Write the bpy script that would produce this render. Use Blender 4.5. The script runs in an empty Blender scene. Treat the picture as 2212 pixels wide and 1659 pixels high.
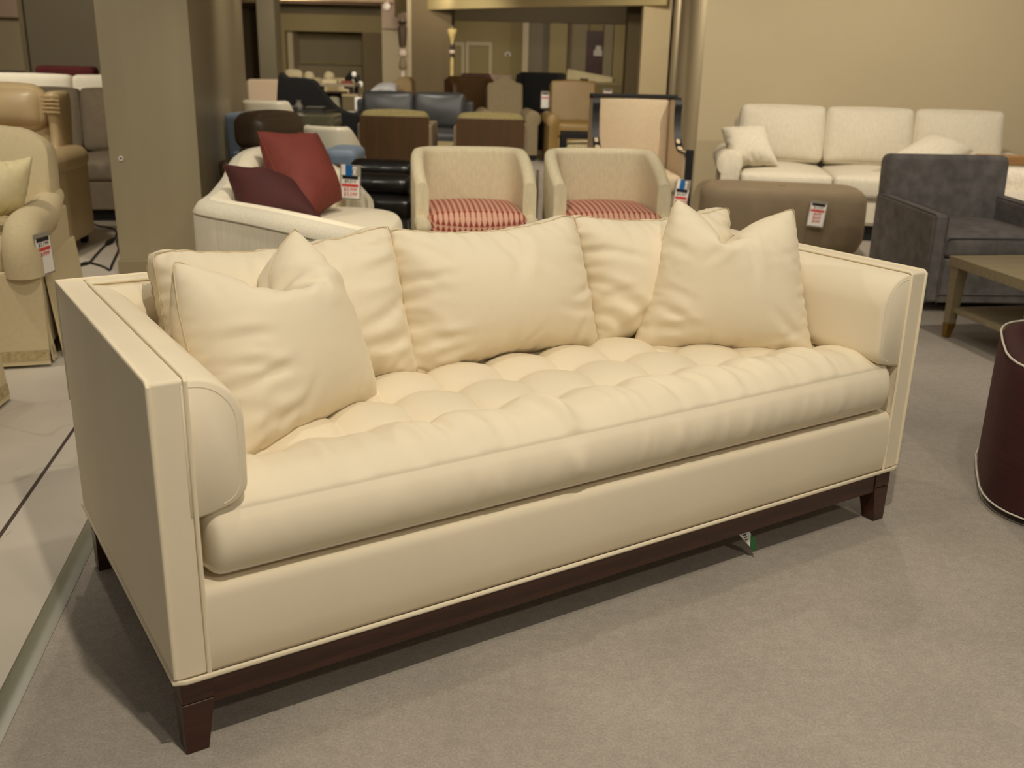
import bpy, bmesh, math, random
import numpy as np
from mathutils import Vector, Matrix

random.seed(7)
PI = math.pi
SC = bpy.context.scene
COL = SC.collection

# ------------------------------------------------------------------ camera
FPX, PITCH, ROLL, CAMZ = 2122.96, 0.3175, 0.0240, 1.2889
IW, IH = 2212.0, 1659.0
_cp, _sp, _cr, _sr = math.cos(PITCH), math.sin(PITCH), math.cos(ROLL), math.sin(ROLL)
_f = Vector((0, _cp, -_sp))
_r0, _u0 = Vector((1, 0, 0)), Vector((0, _sp, _cp))
_r = _cr * _r0 + _sr * _u0
_u = -_sr * _r0 + _cr * _u0


def at(px, py, Y):
    """world point seen at a pixel of the photograph, at distance Y in front of the camera"""
    d = _f + (px - IW / 2) / FPX * _r - (py - IH / 2) / FPX * _u
    t = Y / d.y
    return Vector((d.x * t, Y, CAMZ + d.z * t))


def ground(px, py, z=0.0):
    d = _f + (px - IW / 2) / FPX * _r - (py - IH / 2) / FPX * _u
    t = (z - CAMZ) / d.z
    return Vector((d.x * t, d.y * t, z))


cam = bpy.data.cameras.new('camera')
cam_o = bpy.data.objects.new('camera', cam)
COL.objects.link(cam_o)
cam.sensor_fit = 'HORIZONTAL'
cam.sensor_width = 36.0
cam.lens = FPX / IW * 36.0
cam.clip_start, cam.clip_end = 0.05, 120
M3 = Matrix((_r, _u, -_f)).transposed()
cam_o.matrix_world = Matrix.Translation((0, 0, CAMZ)) @ M3.to_4x4()
cam.dof.use_dof = True
cam.dof.focus_distance = 2.45
cam.dof.aperture_fstop = 4.2
SC.camera = cam_o

# ------------------------------------------------------------------ materials
def srgb(r, g, b):
    def c(v):
        v /= 255.0
        return v / 12.92 if v <= 0.04045 else ((v + 0.055) / 1.055) ** 2.4
    return (c(r), c(g), c(b))


_mats = {}


def mat(name, color, rough=0.8, sheen=0.0, var=0.08, vscale=6.0, bump=0.0, bscale=200.0, metal=0.0,
        stretch=(1, 1, 1), coat=0.0, spec=None, color2=None, emit=0.0):
    if name in _mats:
        return _mats[name]
    m = bpy.data.materials.new(name)
    m.use_nodes = True
    nt = m.node_tree
    N, L = nt.nodes, nt.links
    p = N['Principled BSDF']
    p.inputs['Roughness'].default_value = rough
    p.inputs['Metallic'].default_value = metal
    if sheen:
        p.inputs['Sheen Weight'].default_value = sheen
        p.inputs['Sheen Roughness'].default_value = 0.45
        p.inputs['Sheen Tint'].default_value = (*[min(1, c * 1.15) for c in color], 1)
    if coat:
        p.inputs['Coat Weight'].default_value = coat
        p.inputs['Coat Roughness'].default_value = 0.15
    if spec is not None:
        p.inputs['Specular IOR Level'].default_value = spec
    if emit:
        p.inputs['Emission Color'].default_value = (*color, 1)
        p.inputs['Emission Strength'].default_value = emit
    tc = N.new('ShaderNodeTexCoord')
    mp = N.new('ShaderNodeMapping')
    mp.inputs['Scale'].default_value = stretch
    L.new(tc.outputs['Object'], mp.inputs['Vector'])
    nz = N.new('ShaderNodeTexNoise')
    nz.inputs['Scale'].default_value = vscale
    nz.inputs['Detail'].default_value = 4
    L.new(mp.outputs['Vector'], nz.inputs['Vector'])
    cr = N.new('ShaderNodeValToRGB')
    c1 = tuple(c * (1 - var) for c in color)
    c2 = color2 if color2 else tuple(min(1, c * (1 + var)) for c in color)
    cr.color_ramp.elements[0].position = 0.3
    cr.color_ramp.elements[1].position = 0.7
    cr.color_ramp.elements[0].color = (*c1, 1)
    cr.color_ramp.elements[1].color = (*c2, 1)
    L.new(nz.outputs['Fac'], cr.inputs['Fac'])
    L.new(cr.outputs['Color'], p.inputs['Base Color'])
    if bump:
        n2 = N.new('ShaderNodeTexNoise')
        n2.inputs['Scale'].default_value = bscale
        n2.inputs['Detail'].default_value = 2
        L.new(mp.outputs['Vector'], n2.inputs['Vector'])
        b = N.new('ShaderNodeBump')
        b.inputs['Strength'].default_value = bump
        b.inputs['Distance'].default_value = 0.002
        L.new(n2.outputs['Fac'], b.inputs['Height'])
        L.new(b.outputs['Normal'], p.inputs['Normal'])
    _mats[name] = m
    return m


VELVET_SEAM = mat('cream_velvet_seam', srgb(204, 184, 146), 0.9, var=.02)
VELVET = mat('cream_velvet', srgb(229, 216, 189), 0.9, sheen=0.25, var=0.025, vscale=5, bump=0.12, bscale=500)
VELVET_PIPE = mat('cream_velvet_welt', srgb(232, 219, 190), 0.9, sheen=0.2, var=0.02, vscale=9, bump=0.1, bscale=500)
MAHOGANY = mat('mahogany_wood', srgb(62, 30, 16), 0.38, var=0.3, vscale=7, stretch=(1, 1, 9), bump=0.05, bscale=60, coat=0.25)
CARPET = mat('taupe_carpet', srgb(178, 168, 155), 0.97, sheen=0.2, var=0.085, vscale=3.2, bump=1.0, bscale=230)


# ------------------------------------------------------------------ mesh building
class MB:
    def __init__(s):
        s.v, s.f = [], []

    def add(s, vs, fs):
        b = len(s.v)
        s.v += [tuple(x) for x in vs]
        s.f += [tuple(i + b for i in f) for f in fs]
        return s

    def box(s, x0, x1, y0, y1, z0, z1):
        vs = [(x, y, z) for z in (z0, z1) for y in (y0, y1) for x in (x0, x1)]
        return s.add(vs, [(0, 2, 3, 1), (4, 5, 7, 6), (0, 1, 5, 4), (2, 6, 7, 3), (0, 4, 6, 2), (1, 3, 7, 5)])

    def frustum(s, c0, w0, d0, c1, w1, d1):
        vs = []
        for c, w, d in ((c0, w0, d0), (c1, w1, d1)):
            for sy in (-1, 1):
                for sx in (-1, 1):
                    vs.append((c[0] + sx * w / 2, c[1] + sy * d / 2, c[2]))
        return s.add(vs, [(0, 2, 3, 1), (4, 5, 7, 6), (0, 1, 5, 4), (2, 6, 7, 3), (0, 4, 6, 2), (1, 3, 7, 5)])

    def loft(s, rings, closed=True, caps=True, loop=False):
        n = len(rings[0])
        vs = [p for r in rings for p in r]
        fs = []
        m = len(rings)
        for k in range(m if loop else m - 1):
            a, b = k * n, ((k + 1) % m) * n
            for i in range(n if closed else n - 1):
                j = (i + 1) % n
                fs.append((a + i, a + j, b + j, b + i))
        if caps and closed and not loop:
            fs.append(tuple(range(n - 1, -1, -1)))
            fs.append(tuple((m - 1) * n + i for i in range(n)))
        return s.add(vs, fs)

    def prism(s, poly, axis, a, b):
        """polygon of the two other axes, extruded along axis from a to b"""
        def P(q, t):
            if axis == 'x':
                return (t, q[0], q[1])
            if axis == 'y':
                return (q[0], t, q[1])
            return (q[0], q[1], t)
        return s.loft([[P(q, a) for q in poly], [P(q, b) for q in poly]])

    def tube(s, pts, r, n=8, closed=False):
        pts = [Vector(p) for p in pts]
        m = len(pts)
        rings = []
        prev = None
        for k in range(m):
            if closed:
                t = pts[(k + 1) % m] - pts[k - 1]
            else:
                t = pts[min(k + 1, m - 1)] - pts[max(k - 1, 0)]
            t.normalize()
            if prev is None:
                h = Vector((0, 0, 1)) if abs(t.z) < 0.9 else Vector((1, 0, 0))
                nn = (h - t * h.dot(t)).normalized()
            else:
                nn = prev - t * prev.dot(t)
                nn.normalize()
            prev = nn
            bb = t.cross(nn)
            rr = r[k] if isinstance(r, (list, tuple)) else r
            rings.append([pts[k] + rr * (math.cos(2 * PI * i / n) * nn + math.sin(2 * PI * i / n) * bb) for i in range(n)])
        return s.loft(rings, loop=closed)

    def lathe(s, prof, c=(0, 0, 0), n=20, sx=1.0, sy=1.0):
        rings = [[(c[0] + sx * r * math.cos(2 * PI * i / n), c[1] + sy * r * math.sin(2 * PI * i / n), c[2] + z) for i in range(n)] for r, z in prof]
        return s.loft(rings)

    def puff(s, c, size, r=0.03, puff=(0, 0, 0.03), n=12, sag=0.0):
        """soft cushion: a rounded box whose faces swell"""
        h = [x / 2 for x in size]
        r = min([r] + [0.98 * x for x in h])
        ts = [math.sin(PI / 2 * (2 * i / n - 1)) for i in range(n + 1)]
        idx, vs, fs = {}, [], []

        def V(a, b, cc):
            k = (round(a, 5), round(b, 5), round(cc, 5))
            if k in idx:
                return idx[k]
            p = [a * h[0], b * h[1], cc * h[2]]
            core = [max(-(h[i] - r), min(h[i] - r, p[i])) for i in range(3)]
            d = [p[i] - core[i] for i in range(3)]
            l = math.sqrt(sum(x * x for x in d))
            if l > 1e-9:
                p = [core[i] + r * d[i] / l for i in range(3)]
            q = (a, b, cc)
            for i in range(3):
                j, k2 = (i + 1) % 3, (i + 2) % 3
                p[i] += q[i] * puff[i] * (1 - q[j] ** 2) * (1 - q[k2] ** 2)
            if sag:
                p[2] -= sag * (1 - a * a)
            idx[k] = len(vs)
            vs.append((c[0] + p[0], c[1] + p[1], c[2] + p[2]))
            return idx[k]
        for ax in range(3):
            for sg in (-1, 1):
                for i in range(n):
                    for j in range(n):
                        q = []
                        for (u, w) in ((ts[i], ts[j]), (ts[i + 1], ts[j]), (ts[i + 1], ts[j + 1]), (ts[i], ts[j + 1])):
                            t = [0, 0, 0]
                            t[ax] = sg
                            t[(ax + 1) % 3] = u
                            t[(ax + 2) % 3] = w
                            q.append(V(*t))
                        fs.append(tuple(q if sg > 0 else q[::-1]))
        return s.add(vs, fs)

    def shell(s, path, rnd=4):
        """upholstered wall along a plan path of (x, y, thickness, z bottom, z top); thickness lies on the side the path turns away from"""
        m = len(path)
        rings = []
        for k in range(m):
            a, b = path[max(k - 1, 0)], path[min(k + 1, m - 1)]
            t = Vector((b[0] - a[0], b[1] - a[1], 0)).normalized()
            nn = Vector((t.y, -t.x, 0))
            x, y, th, zb, zt = path[k]
            o = Vector((x, y, 0))
            ring = []
            R = th / 2
            ring.append(o + Vector((0, 0, zb)))
            ring.append(o + Vector((0, 0, zb * .5 + (zt - R) * .5)))
            for i in range(rnd * 2 + 1):
                an = PI * i / (rnd * 2)
                ring.append(o + nn * (R - R * math.cos(an)) + Vector((0, 0, zt - R + R * math.sin(an))))
            ring.append(o + nn * th + Vector((0, 0, zb * .5 + (zt - R) * .5)))
            ring.append(o + nn * th + Vector((0, 0, zb)))
            rings.append(ring)
        return s.loft(rings)

    def xf(s, M, start=0):
        for i in range(start, len(s.v)):
            s.v[i] = tuple(M @ Vector(s.v[i]))
        return s

    def build(s, name, m, parent=None, smooth=True, bevel=0.0, seg=3, sub=0, angle=40, fixn=True):
        me = bpy.data.meshes.new(name)
        me.from_pydata(s.v, [], s.f)
        if fixn:
            b = bmesh.new()
            b.from_mesh(me)
            bmesh.ops.recalc_face_normals(b, faces=b.faces)
            b.to_mesh(me)
            b.free()
        me.materials.append(m)
        o = bpy.data.objects.new(name, me)
        COL.objects.link(o)
        o.parent = parent
        if bevel:
            md = o.modifiers.new('soft edges', 'BEVEL')
            md.width, md.segments, md.limit_method, md.angle_limit = bevel, seg, 'ANGLE', math.radians(35)
        if sub:
            md = o.modifiers.new('smooth', 'SUBSURF')
            md.levels = md.render_levels = sub
        if smooth:
            me.shade_smooth()
            if not sub:
                if bevel:
                    o.modifiers.new('normals', 'WEIGHTED_NORMAL').keep_sharp = False
                else:
                    me.set_sharp_from_angle(angle=math.radians(angle))
        return o


def thing(name, label, cat, loc=(0, 0, 0), rz=0.0, group=None):
    o = bpy.data.objects.new(name, None)
    COL.objects.link(o)
    o.empty_display_size = 0.1
    o.location = loc
    o.rotation_euler = (0, 0, rz)
    return tag(o, label, cat, group)


def tag(o, label, cat, group=None, kind=None):
    o['label'] = label
    o['category'] = cat
    if group:
        o['group'] = group
    if kind:
        o['kind'] = kind
    return o


def struct(o):
    o['kind'] = 'structure'
    return o


def dup(root, loc, rz, label):
    r = root.copy()
    COL.objects.link(r)
    r.location = loc
    r.rotation_euler = (0, 0, rz)
    r['label'] = label
    for ch in list(root.children):
        c = ch.copy()
        COL.objects.link(c)
        c.parent = r
        for g in list(ch.children):
            d = g.copy()
            COL.objects.link(d)
            d.parent = c
    return r


def arc(cx, cz, r, a0, a1, n):
    return [(cx + r * math.cos(math.radians(a0 + (a1 - a0) * i / n)), cz + r * math.sin(math.radians(a0 + (a1 - a0) * i / n))) for i in range(n + 1)]


def smooth_path(P_, k=5):
    P_ = [Vector(p) for p in P_]
    out = []
    for i in range(len(P_) - 1):
        p0, p1, p2, p3 = P_[max(i - 1, 0)], P_[i], P_[i + 1], P_[min(i + 2, len(P_) - 1)]
        for j in range(k):
            u = j / k
            out.append(.5 * ((2 * p1) + (p2 - p0) * u + (2 * p0 - 5 * p1 + 4 * p2 - p3) * u * u + (3 * p1 - p0 - 3 * p2 + p3) * u ** 3))
    out.append(P_[-1])
    return out


# ------------------------------------------------------------------ sewn, stuffed cloth (small mass-spring inflation)
def stuffed(w, h, T, gus=0.0, n=(40, 34), seed=0, chop=None, steps=150, bend=0.25, cut=(.12, .12), gather=.95):
    """flat sewn cover filled until it is T thick; chop=(u, depth, width) pushes the top seam down.
    returns (points, quads, seam loops) in cover coordinates: x across, y up from 0, z thickness"""
    nx, ny = n
    rng = np.random.default_rng(seed)
    us = np.linspace(0, 1, nx + 1)
    vs = np.linspace(0, 1, ny + 1)
    P = []
    front = -np.ones((nx + 1, ny + 1), int)
    back = front.copy()
    for side, arr in ((1, front), (-1, back)):
        for i in range(nx + 1):
            for j in range(ny + 1):
                edge = i in (0, nx) or j in (0, ny)
                if side < 0 and edge and gus == 0:
                    arr[i, j] = front[i, j]
                    continue
                arr[i, j] = len(P)
                P.append(((us[i] - .5) * w, vs[j] * h, side * (gus / 2 if gus else (0.0 if edge else 0.004))))
    quads = []
    for i in range(nx):
        for j in range(ny):
            quads.append((front[i, j], front[i + 1, j], front[i + 1, j + 1], front[i, j + 1]))
            quads.append((back[i, j], back[i, j + 1], back[i + 1, j + 1], back[i + 1, j]))
    loop_ij = [(i, 0) for i in range(nx)] + [(nx, j) for j in range(ny)] + [(i, ny) for i in range(nx, 0, -1)] + [(0, j) for j in range(ny, 0, -1)]
    fl = [front[a] for a in loop_ij]
    bl = [back[a] for a in loop_ij]
    bends = []
    if gus:
        gm = 3
        rows = [fl]
        for g in range(1, gm):
            t = g / gm
            row = []
            for a, b in zip(fl, bl):
                row.append(len(P))
                P.append(tuple(np.array(P[a]) * (1 - t) + np.array(P[b]) * t))
            rows.append(row)
        rows.append(bl)
        K = len(fl)
        for g in range(gm):
            for k in range(K):
                k2 = (k + 1) % K
                quads.append((rows[g][k2], rows[g][k], rows[g + 1][k], rows[g + 1][k2]))
    P = np.array(P, float)
    un, vn = P[:, 0] / w * 2, P[:, 1] / h * 2 - 1          # cut with bowed edges so the filled cover ends up square
    P[:, 0] = un * w / 2 * (1 + cut[0] * (1 - vn ** 2))
    P[:, 1] = h / 2 + vn * h / 2 * (1 + cut[1] * (1 - un ** 2))
    P[:, 2] += rng.normal(0, 0.0015, len(P)) * (1 if gus == 0 else 1)
    Q = np.array(quads)
    es = {}
    for q in quads:
        for a, b in ((0, 1), (1, 2), (2, 3), (3, 0)):
            es.setdefault((min(q[a], q[b]), max(q[a], q[b])), 1.0)
        for a, b in ((0, 2), (1, 3)):
            es.setdefault((min(q[a], q[b]), max(q[a], q[b])), 0.5)
    for arr in (front, back):
        for i in range(nx + 1):
            for j in range(ny + 1):
                if i + 2 <= nx:
                    a, b = arr[i, j], arr[i + 2, j]
                    es.setdefault((min(a, b), max(a, b)), bend)
                if j + 2 <= ny:
                    a, b = arr[i, j], arr[i, j + 2]
                    es.setdefault((min(a, b), max(a, b)), bend)
    E = np.array([k for k in es])
    S = np.array([es[k] for k in es])
    rest = np.linalg.norm(P[E[:, 0]] - P[E[:, 1]], axis=1)
    rest *= 1.0 + rng.normal(0, 0.004, len(rest))
    onb = np.zeros(len(P), bool)
    onb[fl] = True
    onb[bl] = True
    isb = onb[E[:, 0]] & onb[E[:, 1]] & (S == 1.0)
    if gus:
        isb &= np.abs(P[E[:, 0], 2] - P[E[:, 1], 2]) < gus * .2
    rest[isb] *= gather                                     # seams gather the cloth
    used = [0] * len(P)
    color = np.zeros(len(E), int)
    for k, (a, b) in enumerate(E):
        mk = used[a] | used[b]
        c = 0
        while mk >> c & 1:
            c += 1
        color[k] = c
        used[a] |= 1 << c
        used[b] |= 1 << c
    groups = []
    for c in range(color.max() + 1):
        s_ = np.where(color == c)[0]
        groups.append((E[s_, 0], E[s_, 1], rest[s_], S[s_]))
    X = P.copy()
    Vv = np.zeros_like(X)
    pin = None
    if chop:
        u0, dep, wid = chop
        pin = np.array([front[i, ny] for i in range(nx + 1) if abs(us[i] - u0) < wid / 2])
        if gus:
            pin = np.concatenate([pin, [back[i, ny] for i in range(nx + 1) if abs(us[i] - u0) < wid / 2]])
    ci, cj = nx // 2, int(ny * 0.45)
    area = w * h / (nx * ny)
    for st in range(steps):
        d1 = X[Q[:, 2]] - X[Q[:, 0]]
        d2 = X[Q[:, 3]] - X[Q[:, 1]]
        nrm = np.cross(d1, d2) * 0.5
        tc = X[front[ci - 3:ci + 4, cj - 3:cj + 4], 2].mean() - X[back[ci - 3:ci + 4, cj - 3:cj + 4], 2].mean()
        pr = 60.0 * max(0.06, min(1.0, (T - tc) / T * 3.0))
        F = np.zeros_like(X)
        for k in range(4):
            np.add.at(F, Q[:, k], nrm * (pr * 0.25 / area))
        Vv = Vv * 0.9 + F * 0.0006
        X0 = X.copy()
        X = X + np.clip(Vv * 0.016 * 6, -0.006, 0.006)
        if pin is not None and st > steps * 0.35:
            g = min(1.0, (st - steps * 0.35) / (steps * 0.4))
        for it in range(7):
            for a, b, L0, sf in groups:
                d = X[b] - X[a]
                l = np.sqrt((d * d).sum(1)) + 1e-9
                cor = (0.5 * sf * (l - L0) / l)[:, None] * d
                X[a] += cor
                X[b] -= cor
            if pin is not None and st > steps * 0.35:
                X[pin, 1] = np.minimum(X[pin, 1], P[pin, 1].max() - dep * g)
                if not gus:
                    X[pin, 2] *= 0.8
        Vv = (X - X0) / (0.016 * 6)
        Vv = np.clip(Vv, -0.06, 0.06)
    cn = [k for k in (0, nx, nx + ny, 2 * nx + ny)]
    C4 = np.array([(X[fl[k]] + X[bl[k]]) / 2 for k in cn])
    X[:, 0] = (X[:, 0] - C4[:, 0].mean()) * (w / (C4[1, 0] + C4[2, 0] - C4[0, 0] - C4[3, 0]) * 2)
    y0_, y1_ = (C4[0, 1] + C4[1, 1]) / 2, (C4[2, 1] + C4[3, 1]) / 2
    X[:, 1] = (X[:, 1] - y0_) * h / (y1_ - y0_)
    return X, quads, fl, bl


def place_stuffed(X, w, h, corners, front_z=0.0, scale_z=1.0):
    """map cover coordinates onto four corners (bottom left, bottom right, top right, top left)"""
    c00, c10, c11, c01 = [np.array(c, float) for c in corners]
    u = X[:, 0] / w + .5
    v = X[:, 1] / h
    nn = np.cross(c10 - c00 + c11 - c01, c01 - c00 + c11 - c10)
    nn /= np.linalg.norm(nn)
    u, v = u[:, None], v[:, None]
    B = c00 * (1 - u) * (1 - v) + c10 * u * (1 - v) + c11 * u * v + c01 * (1 - u) * v
    return B + nn * ((X[:, 2:3] - front_z) * scale_z)


def add_folds(X, w, h, folds):
    """soft creases on the front sheet: (u, v, direction in degrees, length, width, depth)"""
    x, y = X[:, 0], X[:, 1]
    front = np.clip(X[:, 2] / (X[:, 2].max() * .35), 0, 1)
    for u, v, dg, ln, wd, am in folds:
        a = math.radians(dg)
        dx, dy = x - (u - .5) * w, y - v * h
        s = dx * math.cos(a) + dy * math.sin(a)
        p = -dx * math.sin(a) + dy * math.cos(a) + .25 * s * s / max(ln, .01)
        t = s / ln
        env = np.where((t > -.25) & (t < 1), np.sin(np.clip((t + .25) / 1.25, 0, 1) * PI) ** 1.2, 0)
        q = p / wd
        X[:, 2] += am * env * front * (-np.exp(-q * q) + .75 * np.exp(-(q - 1.5) ** 2) + .35 * np.exp(-(q + 1.6) ** 2))
    return X


def random_folds(seed, n, am=.006):
    r = random.Random(seed)
    out = []
    for k in range(n):
        side = r.choice('llrrbbt')
        t = r.uniform(.08, .92)
        base = {'l': (0.02, t, 0), 'r': (.98, t, 180), 'b': (t, .03, 90), 't': (t, .97, -90)}[side]
        lean = r.uniform(-38, 38)
        # folds fan out of the nearest corner
        out.append((base[0], base[1], base[2] + lean, r.uniform(.07, .19), r.uniform(.010, .017), am * r.uniform(.5, 1.25)))
    return out


def cloth_obj(name, pts, quads, m, parent=None, sub=1, center=False):
    loc = pts.mean(0) if center else np.zeros(3)
    b = MB()
    b.v = [tuple(p) for p in (pts - loc)]
    b.f = [tuple(int(i) for i in q) for q in quads]
    o = b.build(name, m, parent, sub=sub)
    o.location = loc
    return o


def seam(name, pts, loop, r, m, parent, off=None):
    p = [pts[i] for i in loop]
    if off is not None:
        p = [q - off for q in p]
    return MB().tube(p, r, 6, closed=True).build(name, m, parent)
# ================================================================== the cream sofa
YAW = 0.5762
LS, DS, HS, ZB = 2.10, 0.90, 0.76, 0.172
SOFA_LOC = Vector((-0.6139, 1.5602, 0))
SOFA_M = Matrix.Translation(SOFA_LOC) @ Matrix.Rotation(YAW, 4, 'Z')
sofa = thing('sofa', 'long cream velvet sofa with tufted bench seat on a dark wood base', 'sofa', SOFA_LOC, YAW)
PT = 0.064   # thickness of the boxed outer frame

# arms ------------------------------------------------------------
pad_prof = [(PT - .01, .752), (PT + .006, .757)] + arc(.072, .664, .093, 88, 0, 12) + [(.1655, .62), (.165, .58)] + arc(.117, .549, .0475, 0, -80, 9) + [(.098, .4955), (PT - .01, .488)]
for side in (0, 1):
    def mx(x):
        return x if side == 0 else LS - x
    a = MB().box(min(mx(0), mx(PT)), max(mx(0), mx(PT)), 0, DS, ZB, HS).build('arm', VELVET, sofa, bevel=.008, seg=3)
    # swelling inner pad
    rings = []
    for y, k in ((0.0, .93), (.003, .965), (.009, .99), (.018, 1.0), (.3, 1.0), (.6, 1.0), (.83, 1.0)):
        ring = []
        for x, z in pad_prof:
            cx_, cz_ = PT, .62
            ring.append((mx(cx_ + (x - cx_) * k), y, cz_ + (z - cz_) * (k if z < .7 else (k * .5 + .5))))
        rings.append(ring)
    MB().loft(rings).build('arm_pad', VELVET, a, angle=55)
    # welts
    r = .0045
    MB().tube([(mx(.002), .0, ZB + .01), (mx(.002), -.001, .5), (mx(.002), 0, HS - .006), (mx(.002), .008, HS), (mx(.002), .4, HS), (mx(.002), DS - .002, HS), (mx(.002), DS, HS - .3)], r, 8).build('welt', VELVET_PIPE, a)
    MB().tube([(mx(PT), -.001, ZB + .004), (mx(PT), -.002, .45), (mx(PT), -.001, HS - .004), (mx(PT), .006, HS + .001), (mx(PT), .4, HS + .001), (mx(PT), DS - PT, HS + .001)], r, 8).build('welt', VELVET_PIPE, a)
    # inset seam on the front of the pad
    pts = []
    for x, z in pad_prof[1:-2]:
        dx, dz = x - PT, z - .62
        pts.append((mx(PT + dx * .84), .0005, .62 + dz * .90))
    pts = [p for p in pts if p[2] > .5]
    MB().tube(pts, .0014, 5).build('seam', VELVET_PIPE, a)

# back --------------------------------------------------------------
bk = MB().box(PT, LS - PT, DS - PT, DS, ZB, HS).build('back_frame', VELVET, sofa, bevel=.008)
rings = [[(x, (DS - PT) - (px - PT) * .8, pz - (0.0 if pz < .7 else .004)) for px, pz in pad_prof] for x in (PT, 1.0, LS - PT)]
MB().loft(rings).build('back_pad', VELVET, bk, angle=55)
MB().tube([(PT, DS - PT, HS + .001), (1.0, DS - PT, HS + .001), (LS - PT, DS - PT, HS + .001)], .0045, 8).build('welt', VELVET_PIPE, bk)
MB().tube([(.0, DS - .002, HS), (1.0, DS - .002, HS), (LS, DS - .002, HS)], .0045, 8).build('welt', VELVET_PIPE, bk)

# deck --------------------------------------------------------------
prof = [(.10, ZB), (.006, ZB), (.0, ZB + .01), (-.004, .23), (-.005, .28), (-.001, .325)] + [(.022 + .022 * math.cos(math.radians(t)), .332 + .02 * math.sin(math.radians(t))) for t in (180, 150, 120, 90)] + [(.10, .352), (.8, .345), (.8, ZB)]
MB().loft([[(x, y, z) for y, z in prof] for x in (PT + .003, .7, 1.4, LS - PT - .003)]).build('front_rail', VELVET, sofa, angle=50)
MB().tube([(.0, DS, ZB), (0, .0, ZB), (.02, -.004, ZB - .001), (1.0, -.005, ZB - .001), (LS - .02, -.004, ZB - .001), (LS, 0, ZB), (LS, DS, ZB)], .0052, 8).build('welt', VELVET_PIPE, sofa)

# wooden base ---------------------------------------------------------
ins = .010
MB().box(ins + .05, LS - ins - .05, ins + .004, ins + .03, .098, ZB - .002).box(ins + .05, LS - ins - .05, DS - ins - .03, DS - ins - .004, .098, ZB - .002) \
    .box(ins + .004, ins + .03, ins + .05, DS - ins - .05, .098, ZB - .002).box(LS - ins - .03, LS - ins - .004, ins + .05, DS - ins - .05, .098, ZB - .002) \
    .build('base_rail', MAHOGANY, sofa, bevel=.002, seg=2)
for sx in (0, 1):
    for sy in (0, 1):
        w0 = .062
        cx_ = ins + w0 / 2 if sx == 0 else LS - ins - w0 / 2
        cy_ = ins + w0 / 2 if sy == 0 else DS - ins - w0 / 2
        ox = -.008 if sx == 0 else .008
        oy = -.008 if sy == 0 else .008
        MB().box(cx_ - w0 / 2, cx_ + w0 / 2, cy_ - w0 / 2, cy_ + w0 / 2, .1125, ZB - .002) \
            .frustum((cx_ + ox, cy_ + oy, 0), .044, .044, (cx_, cy_, .1105), w0, w0).box(cx_ - .025, cx_ + .025, cy_ - .025, cy_ + .025, .108, .115) \
            .build('leg', MAHOGANY, sofa, bevel=.0018, seg=2)

# seat cushion, blind tufted ---------------------------------------------
def tuft_h(x, y):
    u = (x - .284) / .1775
    v = (y - .236) / .176
    su, sv = abs(math.sin(PI * u)), abs(math.sin(PI * v))
    if u < 0:
        su = max(su * .6, min(1, -u * 1.5)) if u > -1 else 1
    if u > 9:
        su = max(su * .6, min(1, (u - 9) * 1.5))
    if v < 0:
        sv = min(1.0, -v * 2.0) ** .8
        su = su + (1 - su) * min(1.0, -v * .95)
    h = .64 * (1 - (1 - su ** .7) * (1 - sv ** .7)) + .36 * math.sqrt(max(0, su * sv))
    return h


X0c, X1c, Yb = .079, LS - .079, .80
NX, NY = 250, 84
rngw = random.Random(3)
wr = [(rngw.uniform(.12, 1.98), rngw.uniform(.010, .022), rngw.uniform(.35, 1.0), rngw.uniform(-.35, .35)) for _ in range(75)]
def wrinkle(x, t):
    """gathers running from the front tufts down to the seam"""
    s = 0
    for wx, ww, wa, sl in wr:
        d = (x - wx - sl * (t - .5) * .12) / ww
        if abs(d) < 3:
            s += wa * math.exp(-d * d)
    return s
rings = []
for i in range(NX + 1):
    x = X0c + (X1c - X0c) * i / NX
    e = min(x - X0c, X1c - x)
    k = 1 - max(0, 1 - e / .03) ** 2.2
    ring = []
    topz = lambda y: .4625 + .061 * tuft_h(x, y) * (.5 + .5 * k) + .012 * math.exp(-((y - .12) / .1) ** 2)
    # bottom back -> bottom front
    shrink = (1 - k) * .022
    for y in (Yb, .5, .2, .06):
        ring.append((x, y, .362 + shrink * .6))
    zs, zt = .366 + shrink * .7, .492 - shrink * .45
    yf = shrink * 1.0
    mid = .5 + .5 * math.sin(PI * (x - X0c) / (X1c - X0c))
    ring.append((x, .018 + yf, zs - .002))
    ring.append((x, .008 + yf, zs + .003))
    ring.append((x, .0105 + yf, zs + .007))
    for q in range(1, 12):
        t = q / 12
        bul = math.sin(PI * t) ** .7
        w_ = wrinkle(x, t) * .0028 * math.sin(PI * t) * (.25 + .75 * max(0, math.sin((x - .35) * 1.9)))
        ring.append((x, .009 + yf - .021 * bul * k - w_, zs + .007 + (zt - .004 - zs - .007) * t))
    ring.append((x, .0105 + yf, zt - .003))
    ring.append((x, .0125 + yf, zt))
    ring.append((x, .0125 + yf, zt + .003))
    for q in range(1, NY + 1):
        t = (q / NY) ** 1.15
        y = .0125 + yf + (Yb - .0125 - yf) * t
        z = topz(y)
        blend = min(1, (y - .0125 - yf) / .075)
        blend = math.sin(PI / 2 * blend) ** .8
        z = (zt + .003) * (1 - blend) + z * blend
        z -= shrink * .5
        if y < .235:
            z += .0085 * (wrinkle(x, y / .235) - .5) * math.sin(PI * min(1, y / .235)) ** .8 * .75
        ring.append((x, y, z))
    rings.append(ring)
MB().loft(rings).build('seat_cushion', VELVET, sofa, angle=75)

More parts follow.
